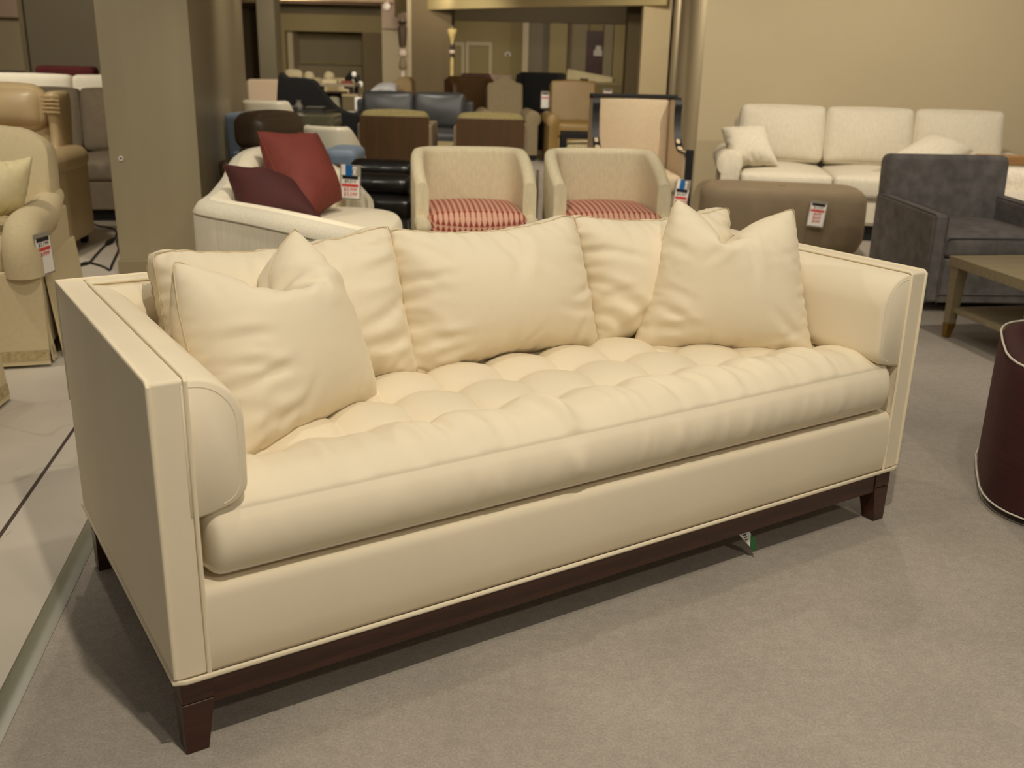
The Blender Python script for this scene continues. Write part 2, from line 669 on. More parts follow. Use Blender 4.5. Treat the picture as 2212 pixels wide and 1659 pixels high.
# back cushions ---------------------------------------------------------
BW, BH, BG = .60, .43, .075
bc = [  # bottom left, bottom right, top right, top left of the front seam
    ((.190, .590, .487), (.806, .578, .482), (.770, .665, .874), (.188, .672, .853)),
    ((.806, .580, .480), (1.412, .582, .480), (1.352, .655, .868), (.784, .668, .864)),
    ((1.424, .588, .482), (1.925, .560, .485), (1.930, .615, .862), (1.372, .668, .862)),
]
for k, cs in enumerate(bc):
    X, qd, fl, bl = stuffed(BW, BH, .185, gus=BG, n=(46, 34), seed=20 + k, steps=110, bend=.04, cut=(.075, .05), gather=.89)
    X = add_folds(X, BW, BH, random_folds(70 + k, 22, .0065) + [
        [(.99, .80, 205, .22, .02, .008), (.985, .55, 215, .20, .018, .009), (.98, .33, 200, .2, .016, .008), (.96, .08, 140, .12, .014, .007)],
        [(.50, .97, -75, .16, .022, .009), (.62, .97, -100, .18, .02, .009), (.38, .9, -15, .3, .025, .006), (.02, .92, -20, .16, .016, .007), (.03, .10, 30, .16, .016, .008), (.02, .25, 10, .16, .015, .007)],
        [(.03, .50, -32, .26, .020, .010), (.03, .28, -40, .20, .018, .010), (.25, .96, -80, .14, .016, .008), (.40, .96, -60, .14, .016, .008), (.55, .97, -100, .12, .014, .008), (.1, .1, 40, .2, .02, .008)]][k])
    pts = place_stuffed(X, BW, BH, cs, front_z=BG / 2)
    o = cloth_obj('back_cushion', pts, qd, VELVET, sofa)
    seam('welt', pts, fl, .0016, VELVET_SEAM, o)
    seam('welt', pts, bl, .0016, VELVET_SEAM, o)

# throw pillows ------------------------------------------------------------
def throw_pillow(name, label, cs_local, M, w, h, T, chop, seed, m, n=(44, 44), group=None, steps=170, weltm=None, scale_z=1.0, bend=.04, cut=(.11, .10), gather=.90, folds=()):
    X, qd, fl, bl = stuffed(w, h, T, n=n, seed=seed, chop=chop, steps=steps, bend=bend, cut=cut, gather=gather)
    if folds:
        X = add_folds(X, w, h, folds)
    pts = place_stuffed(X, w, h, cs_local, scale_z=scale_z)
    pts = np.array([tuple(M @ Vector(p)) for p in pts])
    o = cloth_obj(name, pts, qd, m, center=True)
    tag(o, label, 'pillow', group)
    if weltm:
        seam('seam', pts, fl, .0015, weltm, o, off=np.array(o.location))
    return o


throw_pillow('throw_pillow', 'cream velvet throw pillow with a deep chop, leaning by the arm nearest the camera',
             ((.212, .262, .464), (.612, .478, .464), (.530, .610, .902), (.130, .412, .872)), SOFA_M, .50, .50, .20, (.50, .23, .05), 5, VELVET, weltm=VELVET_SEAM,
             folds=random_folds(5, 12, .005) + [(.01, .60, 0, .13, .013, .009), (.01, .48, -12, .14, .013, .009), (.02, .36, 14, .16, .014, .010), (.05, .12, 25, .16, .015, .009), (.10, .05, 45, .15, .014, .008), (.60, .72, -10, .22, .022, .008), (.58, .80, 18, .18, .02, .007)])
throw_pillow('throw_pillow', 'cream velvet throw pillow with notched top, by the far arm of the sofa',
             ((1.525, .515, .474), (1.908, .222, .472), (1.945, .335, .892), (1.622, .560, .918)), SOFA_M, .50, .50, .20, (.47, .20, .05), 9, VELVET, weltm=VELVET_SEAM,
             folds=random_folds(9, 14, .005) + [(.42, .74, -120, .12, .016, .008), (.55, .74, -60, .14, .018, .009), (.66, .78, -25, .15, .018, .007), (.05, .30, -15, .14, .015, .009), (.06, .15, 20, .15, .016, .010), (.96, .14, 150, .15, .016, .010), (.95, .05, 130, .12, .014, .008), (.03, .70, -10, .12, .015, .008)])
# ================================================================== the show-room shell
def X_at(px, Y):
    return at(px, 130, Y).x


WALL_TAN = mat('tan_wall_paint', srgb(190, 175, 142), 0.75, var=0.02, vscale=1.2)
WALL_OLIVE = mat('olive_wall_paint', srgb(150, 134, 90), 0.75, var=0.03, vscale=1.0)
WALL_TAUPE = mat('taupe_wall_paint', srgb(140, 126, 96), 0.7, var=0.02, vscale=1.5)
WALL_GREY = mat('grey_olive_paint', srgb(128, 118, 94), 0.7, var=0.02, vscale=1.5)
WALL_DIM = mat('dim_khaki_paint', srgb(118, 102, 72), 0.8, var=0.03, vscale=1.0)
WALL_SHINY = mat('satin_pillar_paint', srgb(152, 140, 112), 0.42, var=0.05, vscale=2.0, stretch=(4, 4, .3))
CEIL = mat('pinkish_ceiling_paint', srgb(196, 172, 150), 0.9, var=0.05, vscale=.6)
GOLD = mat('gold_beige_band', srgb(196, 178, 128), 0.45, var=0.03, vscale=1)
TRIMG = mat('grey_green_edge_strip', srgb(128, 126, 106), 0.35, var=0.06, vscale=8)


def concrete():
    m = mat('scuffed_concrete', srgb(198, 188, 172), 0.62, var=0.08, vscale=2.6, bump=0.25, bscale=60)
    nt = m.node_tree
    N, L = nt.nodes, nt.links
    p = N['Principled BSDF']
    src = p.inputs['Base Color'].links[0].from_socket
    tc = N.new('ShaderNodeTexCoord')
    w_ = N.new('ShaderNodeTexNoise')
    w_.inputs['Scale'].default_value = 1.5
    add = N.new('ShaderNodeMixRGB')
    add.inputs[0].default_value = .75
    L.new(tc.outputs['Object'], w_.inputs['Vector'])
    L.new(tc.outputs['Object'], add.inputs[1])
    L.new(w_.outputs['Color'], add.inputs[2])
    v = N.new('ShaderNodeTexVoronoi')
    v.feature = 'DISTANCE_TO_EDGE'
    v.inputs['Scale'].default_value = 1.1
    L.new(add.outputs[0], v.inputs['Vector'])
    r = N.new('ShaderNodeValToRGB')
    r.color_ramp.elements[0].position = 0.0
    r.color_ramp.elements[0].color = (.35, .31, .26, 1)
    r.color_ramp.elements[1].position = 0.006
    r.color_ramp.elements[1].color = (1, 1, 1, 1)
    L.new(v.outputs['Distance'], r.inputs['Fac'])
    mx = N.new('ShaderNodeMixRGB')
    mx.blend_type = 'MULTIPLY'
    mx.inputs[0].default_value = .22
    L.new(src, mx.inputs[1])
    L.new(r.outputs['Color'], mx.inputs[2])
    n3 = N.new('ShaderNodeTexNoise')
    n3.inputs['Scale'].default_value = 16
    n3.inputs['Detail'].default_value = 6
    mps = N.new('ShaderNodeMapping')
    mps.inputs['Rotation'].default_value = (0, 0, .5)
    mps.inputs['Scale'].default_value = (3.5, .5, 1)
    L.new(tc.outputs['Object'], mps.inputs['Vector'])
    L.new(mps.outputs['Vector'], n3.inputs['Vector'])
    r3 = N.new('ShaderNodeValToRGB')
    r3.color_ramp.elements[0].position = .27
    r3.color_ramp.elements[0].color = (.45, .38, .32, 1)
    r3.color_ramp.elements[1].position = .33
    r3.color_ramp.elements[1].color = (1, 1, 1, 1)
    L.new(n3.outputs['Fac'], r3.inputs['Fac'])
    m2 = N.new('ShaderNodeMixRGB')
    m2.blend_type = 'MULTIPLY'
    m2.inputs[0].default_value = .6
    L.new(mx.outputs[0], m2.inputs[1])
    L.new(r3.outputs['Color'], m2.inputs[2])
    L.new(m2.outputs[0], p.inputs['Base Color'])
    return m


def add_grain(m, scale, dark, lo=.40, hi=.62):
    nt = m.node_tree
    N, L = nt.nodes, nt.links
    p = N['Principled BSDF']
    src = p.inputs['Base Color'].links[0].from_socket
    tc = N.new('ShaderNodeTexCoord')
    n_ = N.new('ShaderNodeTexNoise')
    n_.inputs['Scale'].default_value = scale
    n_.inputs['Detail'].default_value = 3
    n_.inputs['Roughness'].default_value = .7
    L.new(tc.outputs['Object'], n_.inputs['Vector'])
    r = N.new('ShaderNodeValToRGB')
    r.color_ramp.elements[0].position, r.color_ramp.elements[1].position = lo, hi
    r.color_ramp.elements[0].color = (dark, dark, dark, 1)
    r.color_ramp.elements[1].color = (1, 1, 1, 1)
    L.new(n_.outputs['Fac'], r.inputs['Fac'])
    mx = N.new('ShaderNodeMixRGB')
    mx.blend_type = 'MULTIPLY'
    mx.inputs[0].default_value = 1
    L.new(src, mx.inputs[1])
    L.new(r.outputs['Color'], mx.inputs[2])
    L.new(mx.outputs[0], p.inputs['Base Color'])


add_grain(CARPET, 170, .80)
add_grain(CARPET, 34, .90)
CONC = concrete()
JOINT = mat('dark_joint', srgb(74, 62, 54), 0.9)


def edge_x(Y):
    return -.98 - .19 * (Y - 1.592)


Y0, Y1 = -.6, 9.5
# carpet: everything to one side of the edge strip and the whole far end
struct(MB().prism([(edge_x(Y0), Y0), (9, Y0), (9, 36), (-12, 36), (-12, 9.5), (edge_x(9.5), 9.5)], 'z', -.06, 0).build('floor', CARPET, smooth=False))
struct(MB().prism([(edge_x(Y0) - .05, Y0), (edge_x(9.5) - .05, 9.5), (-12, 9.5), (-12, Y0)], 'z', -.06, -.002).build('floor.001', CONC, smooth=False))
strip = []
for Y in (Y0, Y1):
    e = edge_x(Y)
    strip.append([(e - .054, Y, -.03), (e - .054, Y, .001), (e - .040, Y, .007), (e - .018, Y, .007), (e + .001, Y, .002), (e + .001, Y, -.03)])
struct(MB().loft(strip).build('trim_1', TRIMG, angle=70))
jx = lambda Y: -1.419 - .1815 * (Y - 2.465)
struct(MB().loft([[(jx(Y) - .006, Y, -.01), (jx(Y) - .006, Y, -.0012), (jx(Y) + .006, Y, -.0012), (jx(Y) + .006, Y, -.01)] for Y in (Y0, 9.3)]).build('trim_2', JOINT, smooth=False))

CZ = 2.75
struct(MB().box(-12, 9, 6.5, 36, CZ, CZ + .1).build('ceiling', CEIL, smooth=False))

# pillar close to the cream sofa
RR, RF = Vector((.983, .186, 0)), Vector((-.186, .983, 0))
PA = Vector((-2.398, 5.887, 0))
PW, PD = .505, 4.1
pq = [PA, PA + RR * PW, PA + RR * PW + RF * PD, PA + RF * PD]
struct(MB().prism([(p.x, p.y) for p in pq], 'z', 0, CZ).build('wall_pillar', WALL_SHINY, bevel=.004))
pe = [PA - RR * .012 - RF * .012, PA + RR * (PW + .012) - RF * .012, PA + RR * (PW + .012) + RF * PD, PA - RR * .012 + RF * PD]
struct(MB().prism([(p.x, p.y) for p in pe], 'z', 0, .085).build('baseboard_pillar', WALL_TAUPE, bevel=.006))
hk = MB()
c = PA + RR * .065 - RF * .006 + Vector((0, 0, .69))
hk.tube([c + RR * (.011 * math.cos(t * PI / 8)) + Vector((0, 0, .011 * math.sin(t * PI / 8))) for t in range(16)], .0035, 6, closed=True)
tag(hk.build('wall_grommet', mat('white_plastic', srgb(225, 222, 214), .4)), 'small round white grommet on the tan pillar', 'grommet')

# wall behind the white sofa, and the side wall running away from it
RC = at(1513, 200, 9.3)
RC.z = 0
d1, d2 = Vector((.988, -.156, 0)), Vector((.109, .994, 0))
def wallprism(p, d, L, th, z0, z1, name, m):
    n = Vector((-d.y, d.x, 0))
    q = [p, p + d * L, p + d * L + n * th, p + n * th]
    return struct(MB().prism([(v.x, v.y) for v in q], 'z', z0, z1).build(name, m, smooth=False))
wallprism(RC, d1, 7.0, .15, 0, CZ, 'wall_right', WALL_TAN)
wallprism(RC + d2 * 8.2, -d2, 8.2, .15, 0, CZ, 'wall_side', WALL_TAN)
p = RC + d2 * 4.2


# end face and return of that wall, light and shade put into their paint
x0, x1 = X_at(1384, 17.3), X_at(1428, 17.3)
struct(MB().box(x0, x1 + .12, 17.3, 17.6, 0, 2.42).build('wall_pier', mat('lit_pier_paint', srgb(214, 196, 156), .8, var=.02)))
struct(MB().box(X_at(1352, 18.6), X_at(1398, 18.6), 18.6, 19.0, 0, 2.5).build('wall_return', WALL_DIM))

# big column, with its pale edge strip
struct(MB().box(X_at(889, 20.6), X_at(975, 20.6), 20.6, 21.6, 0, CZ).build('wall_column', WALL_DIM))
struct(MB().box(X_at(880, 20.5), X_at(889, 20.5), 20.5, 20.7, 0, CZ).build('trim_4', WALL_TAN))

# curved dropped soffit
sp = []
for px, Y in ((853, 24.5), (853, 23.2), (858, 22.2), (872, 21.5), (900, 20.9), (975, 20.0), (1100, 19.0), (1200, 18.3), (1290, 17.7), (1432, 17.0)):
    sp.append((X_at(px, Y), Y))
n = len(sp)
rings = []
for x, y in sp:
    rings.append([(x, y, 2.205), (x, y, CZ), (x + .05, y + .35, CZ), (x + .05, y + .35, 2.205)])
struct(MB().loft(rings).build('trim_5', GOLD, angle=60))
# second soffit behind it
struct(MB().box(X_at(972, 26), X_at(1362, 26), 26, 26.4, 2.22, CZ).build('trim_6', WALL_TAUPE))

# far walls
FW = 31.0
struct(MB().box(X_at(940, FW), X_at(1420, FW), FW, FW + .2, 0, CZ).build('wall_back', WALL_OLIVE))
for k, (a, b, m) in enumerate(((1128, 1141, WALL_TAN), (1186, 1224, WALL_OLIVE), (1303, 1322, WALL_TAUPE), (1324, 1356, WALL_OLIVE))):
    struct(MB().box(X_at(a, FW - .5), X_at(b, FW - .5), FW - .5, FW, 0, CZ).build('wall_pilaster', m))
struct(MB().box(X_at(1141, FW - .1), X_at(1187, FW - .1), FW - .12, FW - .02, 0, CZ).build('wall_recess', WALL_GREY))
struct(MB().box(X_at(1226, FW - .1), X_at(1268, FW - .1), FW - .12, FW - .02, 0, CZ).build('wall_recess', WALL_TAUPE))
# moulded panels
def frame(px0, py0, px1, py1, Y, t, m, name, depth=.04):
    a, b = at(px0, py0, Y), at(px1, py1, Y)
    mb = MB()
    mb.box(a.x, b.x, Y - depth, Y, a.z - t, a.z).box(a.x, b.x, Y - depth, Y, b.z, b.z + t)
    mb.box(a.x, a.x + t, Y - depth, Y, b.z + t, a.z - t).box(b.x - t, b.x, Y - depth, Y, b.z + t, a.z - t)
    return struct(mb.build(name, m))
frame(1006, 90, 1062, 190, FW - .005, .10, WALL_TAN, 'door_1')
frame(940, 90, 1003, 190, FW - .005, .10, WALL_TAN, 'trim_7')
# door with a paper notice
a, b = at(1268, 66, FW - .1), at(1303, 152, FW - .1)
dr = struct(MB().box(a.x, b.x, FW - .14, FW - .02, 0, a.z).build('door_2', mat('dark_red_wood', srgb(66, 34, 24), .5, var=.2)))
a, b = at(1283, 108, FW - .15), at(1300, 121, FW - .15)
MB().box(a.x, b.x, FW - .16, FW - .14, b.z, a.z).box(a.x + .05, b.x - .03, FW - .16, FW - .14, a.z, a.z + .12).build('notice', mat('white_paper', srgb(206, 196, 184), .8), dr)
# white round-cornered wall plate
a = at(1097, 118, FW)
tag(MB().tube([(a.x + .075 * math.cos(t), FW - .02, a.z + .06 * math.sin(t)) for t in [-.9 + i * .35 for i in range(15)]], .022, 6).build('wall_plate', mat('white_plastic', (1, 1, 1)), bevel=0), 'small white wall plate on the far olive panelled wall', 'wall plate')

# niche bay on the other side of the column
NY_ = 30.0
struct(MB().box(X_at(560, NY_ + 1.2), X_at(870, NY_ + 1.2), NY_ + 1.2, NY_ + 1.4, 0, CZ).build('wall_niche', WALL_TAUPE))
za, zb_ = at(700, 31, NY_).z, at(700, 68, NY_).z
struct(MB().box(X_at(596, NY_), X_at(828, NY_), NY_, NY_ + .4, zb_, za).build('trim_8', WALL_OLIVE))
struct(MB().box(X_at(590, NY_), X_at(618, NY_), NY_, NY_ + .5, 0, zb_).build('wall_jamb', WALL_OLIVE))
struct(MB().box(X_at(618, NY_ + .3), X_at(634, NY_ + .3), NY_ + .3, NY_ + 1.2, 0, zb_).build('wall_jamb', WALL_TAN))  # lit reveal of the jamb, its light put in as paler paint
struct(MB().box(X_at(784, NY_), X_at(828, NY_), NY_, NY_ + .5, 0, zb_).build('wall_jamb', WALL_DIM))
frame(634, 72, 784, 141, NY_ + 1.15, .06, WALL_OLIVE, 'trim_9')
struct(MB().box(X_at(634, NY_ + 1.0), X_at(784, NY_ + 1.0), NY_ + .9, NY_ + 1.2, 0, at(700, 142, NY_ + 1).z).build('trim_10', WALL_TAUPE))
struct(MB().box(X_at(826, 28), X_at(900, 28), 28, 28.2, 0, at(850, 62, 28).z).build('wall_back.001', WALL_TAN))
struct(MB().box(X_at(826, 27.8), X_at(900, 27.8), 27.8, 28.2, at(850, 62, 27.8).z, CZ).build('trim_11', CEIL))
struct(MB().box(X_at(560, 23), X_at(597, 23), 23, 23.6, 0, CZ).build('wall_pier', WALL_GREY))

# partitions beyond the pale leather chair
struct(MB().box(X_at(66, 12), X_at(300, 12), 12, 12.3, 0, CZ).build('wall_left', WALL_GREY))
struct(MB().box(X_at(56, 12.1), X_at(66, 12.1), 12.05, 12.4, 0, CZ).build('trim_12', WALL_TAUPE))
struct(MB().box(X_at(-160, 19), X_at(70, 19), 19, 19.2, 0, at(20, 40, 19).z).build('wall_left.001', WALL_TAN))
struct(MB().box(X_at(-160, 18.7), X_at(70, 18.7), 18.7, 19.2, at(20, 37, 18.7).z, CZ).build('trim_13', CEIL))
# closing walls out of the picture's sides
struct(MB().box(-12.1, -12, -1, 36, 0, CZ).build('wall_far_left', WALL_TAN))
struct(MB().box(-12, 9, 34, 34.2, 0, CZ).build('wall_end', WALL_DIM))

# ceiling beams seen above the niche
for k, y in enumerate((27.2, 28.6)):
    struct(MB().box(-8, -2.5, y, y + .3, CZ - .1, CZ).build('trim_%d' % (14 + k), mat('warm_beam', srgb(206, 176, 140), .8)))
# track spotlight heads on the ceiling
def track_head(px, py, Y, label, lit=True):
    c = at(px, py, Y)
    t = thing('track_spotlight', label, 'spotlight', c)
    mb = MB().lathe([(.03, .12), (.09, .09), (.10, -.04), (.09, -.06)], n=16)
    mb.xf(Matrix.Rotation(math.radians(90), 4, 'X'))
    mb.build('lamp_housing', mat('grey_lamp_housing', srgb(150, 140, 130), .5), t)
    mb = MB().lathe([(.0, -.055), (.09, -.055), (.085, -.07), (.0, -.085)], n=16)
    mb.xf(Matrix.Rotation(math.radians(-90), 4, 'X'))
    mb.xf(Matrix.Translation((0, -.0, 0)))
    mb.build('lens', mat('glowing_lens', (1, .97, .9), .4, emit=10.0), t)
    MB().tube([(0, .02, .05), (0, .03, max(.06, CZ - c.z))], .012, 6).build('bracket', mat('grey_lamp_housing', (0, 0, 0)), t)
track_head(837, 14, 25.5, 'bright round spotlight under the far ceiling beside the curved band')
track_head(560, 1, 24.4, 'spotlight under the far ceiling above the grey pier')
# ================================================================== generic upholstered seating
DARKLEG = mat('dark_wood_leg', srgb(44, 30, 22), .45, var=.2)
BLACK = mat('black_plinth', srgb(14, 13, 12), .6)


def tilt(mb, start, y, z, ang):
    """lean what was added since start back about the x axis through (y, z)"""
    M = Matrix.Translation((0, y, z)) @ Matrix.Rotation(-ang, 4, 'X') @ Matrix.Translation((0, -y, -z))
    return mb.xf(M, start)


def seat_unit(t, m, w, d, h, seat_h=.46, seat_t=.16, arm_h=.62, arm_w=.13, back_t=.16, nseat=1, nback=1, arm='track', base='legs',
              base_z=.08, rake=.16, cush_t=.16, back_low=None, cm=None, pm=None, legm=None, puff=.03, seat_over=0.0, arm_back=0.0, camel=0.0, arm_slope=0.0, ar=None, weltm=None):
    """sofa or armchair: front looks towards -y. Parts: seat_frame, arms, backrest, seat cushions, back cushions, feet"""
    cm = cm or m
    fr = MB().box(-w / 2 + (arm_w if arm != 'none' else 0) - .01, w / 2 - (arm_w if arm != 'none' else 0) + .01, -d / 2 + .01, d / 2 - .02, base_z, seat_h - seat_t)
    fr.build('seat_frame', m, t, bevel=.012)
    if arm != 'none':
        for s in (-1, 1):
            xa, xb = sorted((s * (w / 2 - arm_w), s * w / 2))
            mb = MB()
            y0 = -d / 2 + arm_back
            if arm == 'track':
                mb.loft([[(xa, y0, base_z), (xb, y0, base_z), (xb, y0, arm_h - arm_slope), (xa, y0, arm_h - arm_slope)],
                         [(xa, d / 2 - .03, base_z), (xb, d / 2 - .03, base_z), (xb, d / 2 - .03, arm_h), (xa, d / 2 - .03, arm_h)]])
                a_ = mb.build('arm', m, t, bevel=.02)
                if weltm:
                    for xx in (xa + .008, xb - .008):
                        MB().tube([(xx, y0 - .001, base_z), (xx, y0 - .001, arm_h - arm_slope - .01), (xx, y0 + .01, arm_h - arm_slope), (xx, d / 2 - .05, arm_h - .002)], .004, 6).build('welt', weltm, a_)
            else:
                R = ar or arm_w * .62
                cx = s * (w / 2 - R * .95)
                prof = [(xa + .02, base_z), (xb - .02, base_z)] if s > 0 else [(xb - .02, base_z), (xa + .02, base_z)]
                zc = arm_h - R
                ring = []
                n_ = 16
                if s > 0:
                    ring = [(xa + .015, base_z), (xb - .035, base_z), (xb - .035, zc - R * .75)] + [(cx + R * math.cos(an), zc + R * math.sin(an)) for an in [math.radians(-70 + 280 * i / n_) for i in range(n_ + 1)]]
                else:
                    ring = [(xb - .015, base_z), (xa + .035, base_z), (xa + .035, zc - R * .75)] + [(cx - R * math.cos(an), zc + R * math.sin(an)) for an in [math.radians(-70 + 280 * i / n_) for i in range(n_ + 1)]]
                mid = (sum(p[0] for p in ring) / len(ring), sum(p[1] for p in ring) / len(ring))
                rings = []
                for y, k in ((y0, .9), (y0 + .006, .96), (y0 + .02, 1.0), (d / 2 - .08, 1.0), (d / 2 - .04, .97)):
                    rings.append([(mid[0] + (q[0] - mid[0]) * k, y, mid[1] + (q[1] - mid[1]) * k if q[1] > base_z + .001 else base_z) for q in ring])
                mb.loft(rings)
                mb.build('arm', m, t, angle=50)
    # backrest frame
    mb = MB()
    bw = (w - 2 * arm_w + .06 if arm == 'roll' else w - .04) if arm != 'none' else w
    bz0 = base_z
    if camel or not nback:
        prof = []
        hh = h
        n_ = 14
        top = []
        for i in range(n_ + 1):
            u = -1 + 2 * i / n_
            top.append((u * bw / 2 * .98, hh - camel * (1 - math.cos(min(1, abs(u) * 1.15) * PI)) / 2))
        poly = [(-bw / 2, bz0)] + [(-bw / 2, top[0][1] - .05)] + top + [(bw / 2, top[-1][1] - .05), (bw / 2, bz0)]
        mb.prism(poly, 'y', d / 2 - back_t, d / 2)
        tilt(mb, 0, d / 2, bz0 + .25, rake * .7)
    else:
        mb.box(-bw / 2, bw / 2, d / 2 - back_t * .6, d / 2, bz0, h - .10)
        tilt(mb, 0, d / 2, bz0 + .2, rake * .5)
    mb.build('backrest', m, t, bevel=.035)
    iw = w - 2 * (arm_w if arm != 'none' else 0)
    for k in range(nseat):
        cw = iw / nseat
        cx = -iw / 2 + cw * (k + .5)
        yb = d / 2 - back_t * .6
        yf = -d / 2 - seat_over
        c_ = MB().puff((cx, (yf + yb) / 2, seat_h - seat_t / 2), (cw - .006, yb - yf, seat_t), r=.035, puff=(0, .01, puff), n=14).build('seat_cushion', cm, t, angle=80)
    if nback and not camel:
        for k in range(nback):
            cw = iw / nback
            cx = -iw / 2 + cw * (k + .5)
            mb = MB().puff((cx, d / 2 - back_t * .6 - cush_t / 2, (seat_h + h) / 2 - .005), (cw - .008, cush_t, h - seat_h - .01), r=.045, puff=(.008, puff * 1.3, .012), n=14)
            tilt(mb, 0, d / 2 - back_t * .6, seat_h, rake)
            mb.build('back_cushion', cm, t, angle=80)
    if base == 'legs':
        for sx in (-1, 1):
            for sy in (-1, 1):
                MB().frustum((sx * (w / 2 - .07), sy * (d / 2 - .07), 0), .035, .035, (sx * (w / 2 - .06), sy * (d / 2 - .06), base_z + .005), .06, .06).build('leg', legm or DARKLEG, t, bevel=.003, seg=1)
    elif base == 'plinth':
        MB().box(-w / 2 + .05, w / 2 - .05, -d / 2 + .05, d / 2 - .05, 0, base_z + .003).build('plinth', pm or BLACK, t, bevel=.003, seg=1)
    return t


def barrel(t, m, seatm, w=.72, d=.70, h=.785, arm_z=.60, seat_z=.47, arm_low=.43):
    n_ = 26
    path = []
    for i in range(n_ + 1):
        s = -1 + 2 * i / n_
        a = s * PI / 2 * 1.0
        # plan: straight arms and a softly squared back
        ex = .62
        cx = math.copysign(abs(math.sin(a)) ** ex, s) * w / 2 if s else 0
        cy = math.copysign(abs(math.cos(a)) ** ex, 1) * d * .55
        path.append([cx, cy])
    pts = [[-w / 2 + .012, -d * .30], [-w / 2 + .004, -d * .18]]
    pts += [[x, y * .92 - d * .0 - .02] for x, y in path]
    pts += [[w / 2 - .004, -d * .18], [w / 2 - .012, -d * .30]]
    full = []
    for x, y in pts:
        # top edge: level along the back, sloping down past the corner to the arm fronts
        q = (y + d * .30) / (d * .72)
        if q > .74:
            zt = h
        else:
            zt = h - (h - arm_z) * (1 - q / .74) ** 1.15
        full.append((x, y, .075, .17, zt))
    b = MB().shell(full, rnd=4).build('backrest', m, t, angle=60)
    MB().loft([[(x, y, z) for x, y in [(-w / 2 + .07, -d / 2 + .03), (w / 2 - .07, -d / 2 + .03), (w / 2 - .07, d * .25), (w * .3, d * .42), (-w * .3, d * .42), (-w / 2 + .07, d * .25)]] for z in (.16, .33)]).build('seat_frame', m, t, bevel=.01)
    MB().puff((0, -.04, seat_z - .07), (w - .15, d - .10, .17), r=.05, puff=(0, .02, .035), n=16).build('seat_cushion', seatm, t, angle=80)
    for sx in (-1, 1):
        MB().tube([(sx * (w / 2 - .045), -d * .18, arm_low), (sx * (w / 2 - .045), -d * .40, arm_low - .005), (sx * (w / 2 - .05), -d * .47, arm_low - .012), (sx * (w / 2 - .05), -d * .485, arm_low - .012)], [.04, .042, .042, .02], 12).build('arm_rail', m, t, angle=60)
        MB().box(*sorted((sx * (w / 2 - .075), sx * (w / 2 - .012))), -d * .46, -d * .1, .17, arm_low).build('arm_panel', m, t, bevel=.012)
        MB().frustum((sx * (w / 2 - .09), -d / 2 + .09, 0), .028, .028, (sx * (w / 2 - .08), -d / 2 + .08, .18), .045, .045).build('leg', DARKLEG, t, bevel=.003, seg=1)
        MB().frustum((sx * (w / 2 - .13), d / 2 - .11, 0), .028, .028, (sx * (w / 2 - .14), d / 2 - .14, .18), .045, .045).build('leg', DARKLEG, t, bevel=.003, seg=1)
    return t


# ------------------------------------------------------------------ price tags
T_WHITE = mat('tag_paper', srgb(236, 230, 222), .55, var=.01)
T_BLACK = mat('tag_black_ink', srgb(22, 20, 20), .5)
T_RED = mat('tag_red_band', srgb(206, 66, 62), .55)
T_BLUE = mat('tag_blue_sticker', srgb(24, 98, 160), .5)
T_SLEEVE = mat('tag_plastic_sleeve', srgb(150, 142, 128), .25)


def text_part(body, parent, size, loc, m, name='lettering', shear=0.0):
    c = bpy.data.curves.new(name, 'FONT')
    c.body, c.size, c.align_x, c.align_y, c.shear = body, size, 'CENTER', 'CENTER', shear
    c.extrude = .0002
    c.materials.append(m)
    tmp = bpy.data.objects.new('text', c)
    COL.objects.link(tmp)
    bpy.context.view_layer.update()
    me = bpy.data.meshes.new_from_object(tmp.evaluated_get(bpy.context.evaluated_depsgraph_get()))
    bpy.data.objects.remove(tmp)
    bpy.data.curves.remove(c)
    me.name = name
    if not me.materials:
        me.materials.append(m)
    o = bpy.data.objects.new(name, me)
    COL.objects.link(o)
    o.parent = parent
    o.location = loc
    o.rotation_euler = (PI / 2, 0, 0)
    return o


def price_tag(label, loc, rz, w, h, price, hand, blue=False, roll=0.0, pitch=0.0, text=True):
    """hangs from loc; faces -y before rotation"""
    t = thing('price_tag', label, 'price tag', loc)
    t.rotation_euler = (pitch, roll, rz)
    t.rotation_mode = 'XYZ'
    MB().box(-w * .56, w * .56, .0005, .003, -h * 1.05, 0).build('sleeve', T_SLEEVE, t)
    top = -h * (.34 if blue else .12)
    MB().box(-w / 2, w / 2, -.001, .0006, -h, top).build('card', T_WHITE, t)
    MB().box(-w * .44, w * .42, -.0018, -.0009, top - h * .09, top + h * .01).build('header', T_BLACK, t)
    if blue:
        sb = MB().box(-w * .26, w * .12, -.0018, .0006, top, -.01 * h).build('sticker', T_BLUE, t)
        MB().box(-w * .5, -w * .26, -.0016, .0006, top + .005, -.0).build('flap', T_WHITE, t)
        MB().box(w * .12, w * .34, -.0016, .0006, top + .005, -.012).build('flap', T_WHITE, t)
        MB().tube([(w * .23 + .09 * w * math.cos(a_), -.002, (top - .012) / 2 + .16 * h * .6 * math.sin(a_)) for a_ in [i * PI / 6 for i in range(12)]], .0016, 5, closed=True).build('ring_mark', T_BLACK, t)
    zz = top - h * .16
    if text:
        text_part(price, t, h * .13, (0, -.0022, zz), T_BLACK)
    MB().box(-w * .46, w * .44, -.0018, -.0009, zz - h * .16, zz - h * .075).build('band', T_RED, t)
    if text:
        for i, s_ in enumerate(hand):
            text_part(s_, t, h * .15, (-.01 * w, -.0022, zz - h * (.245 + .145 * i)), T_RED, shear=.25)
    return t
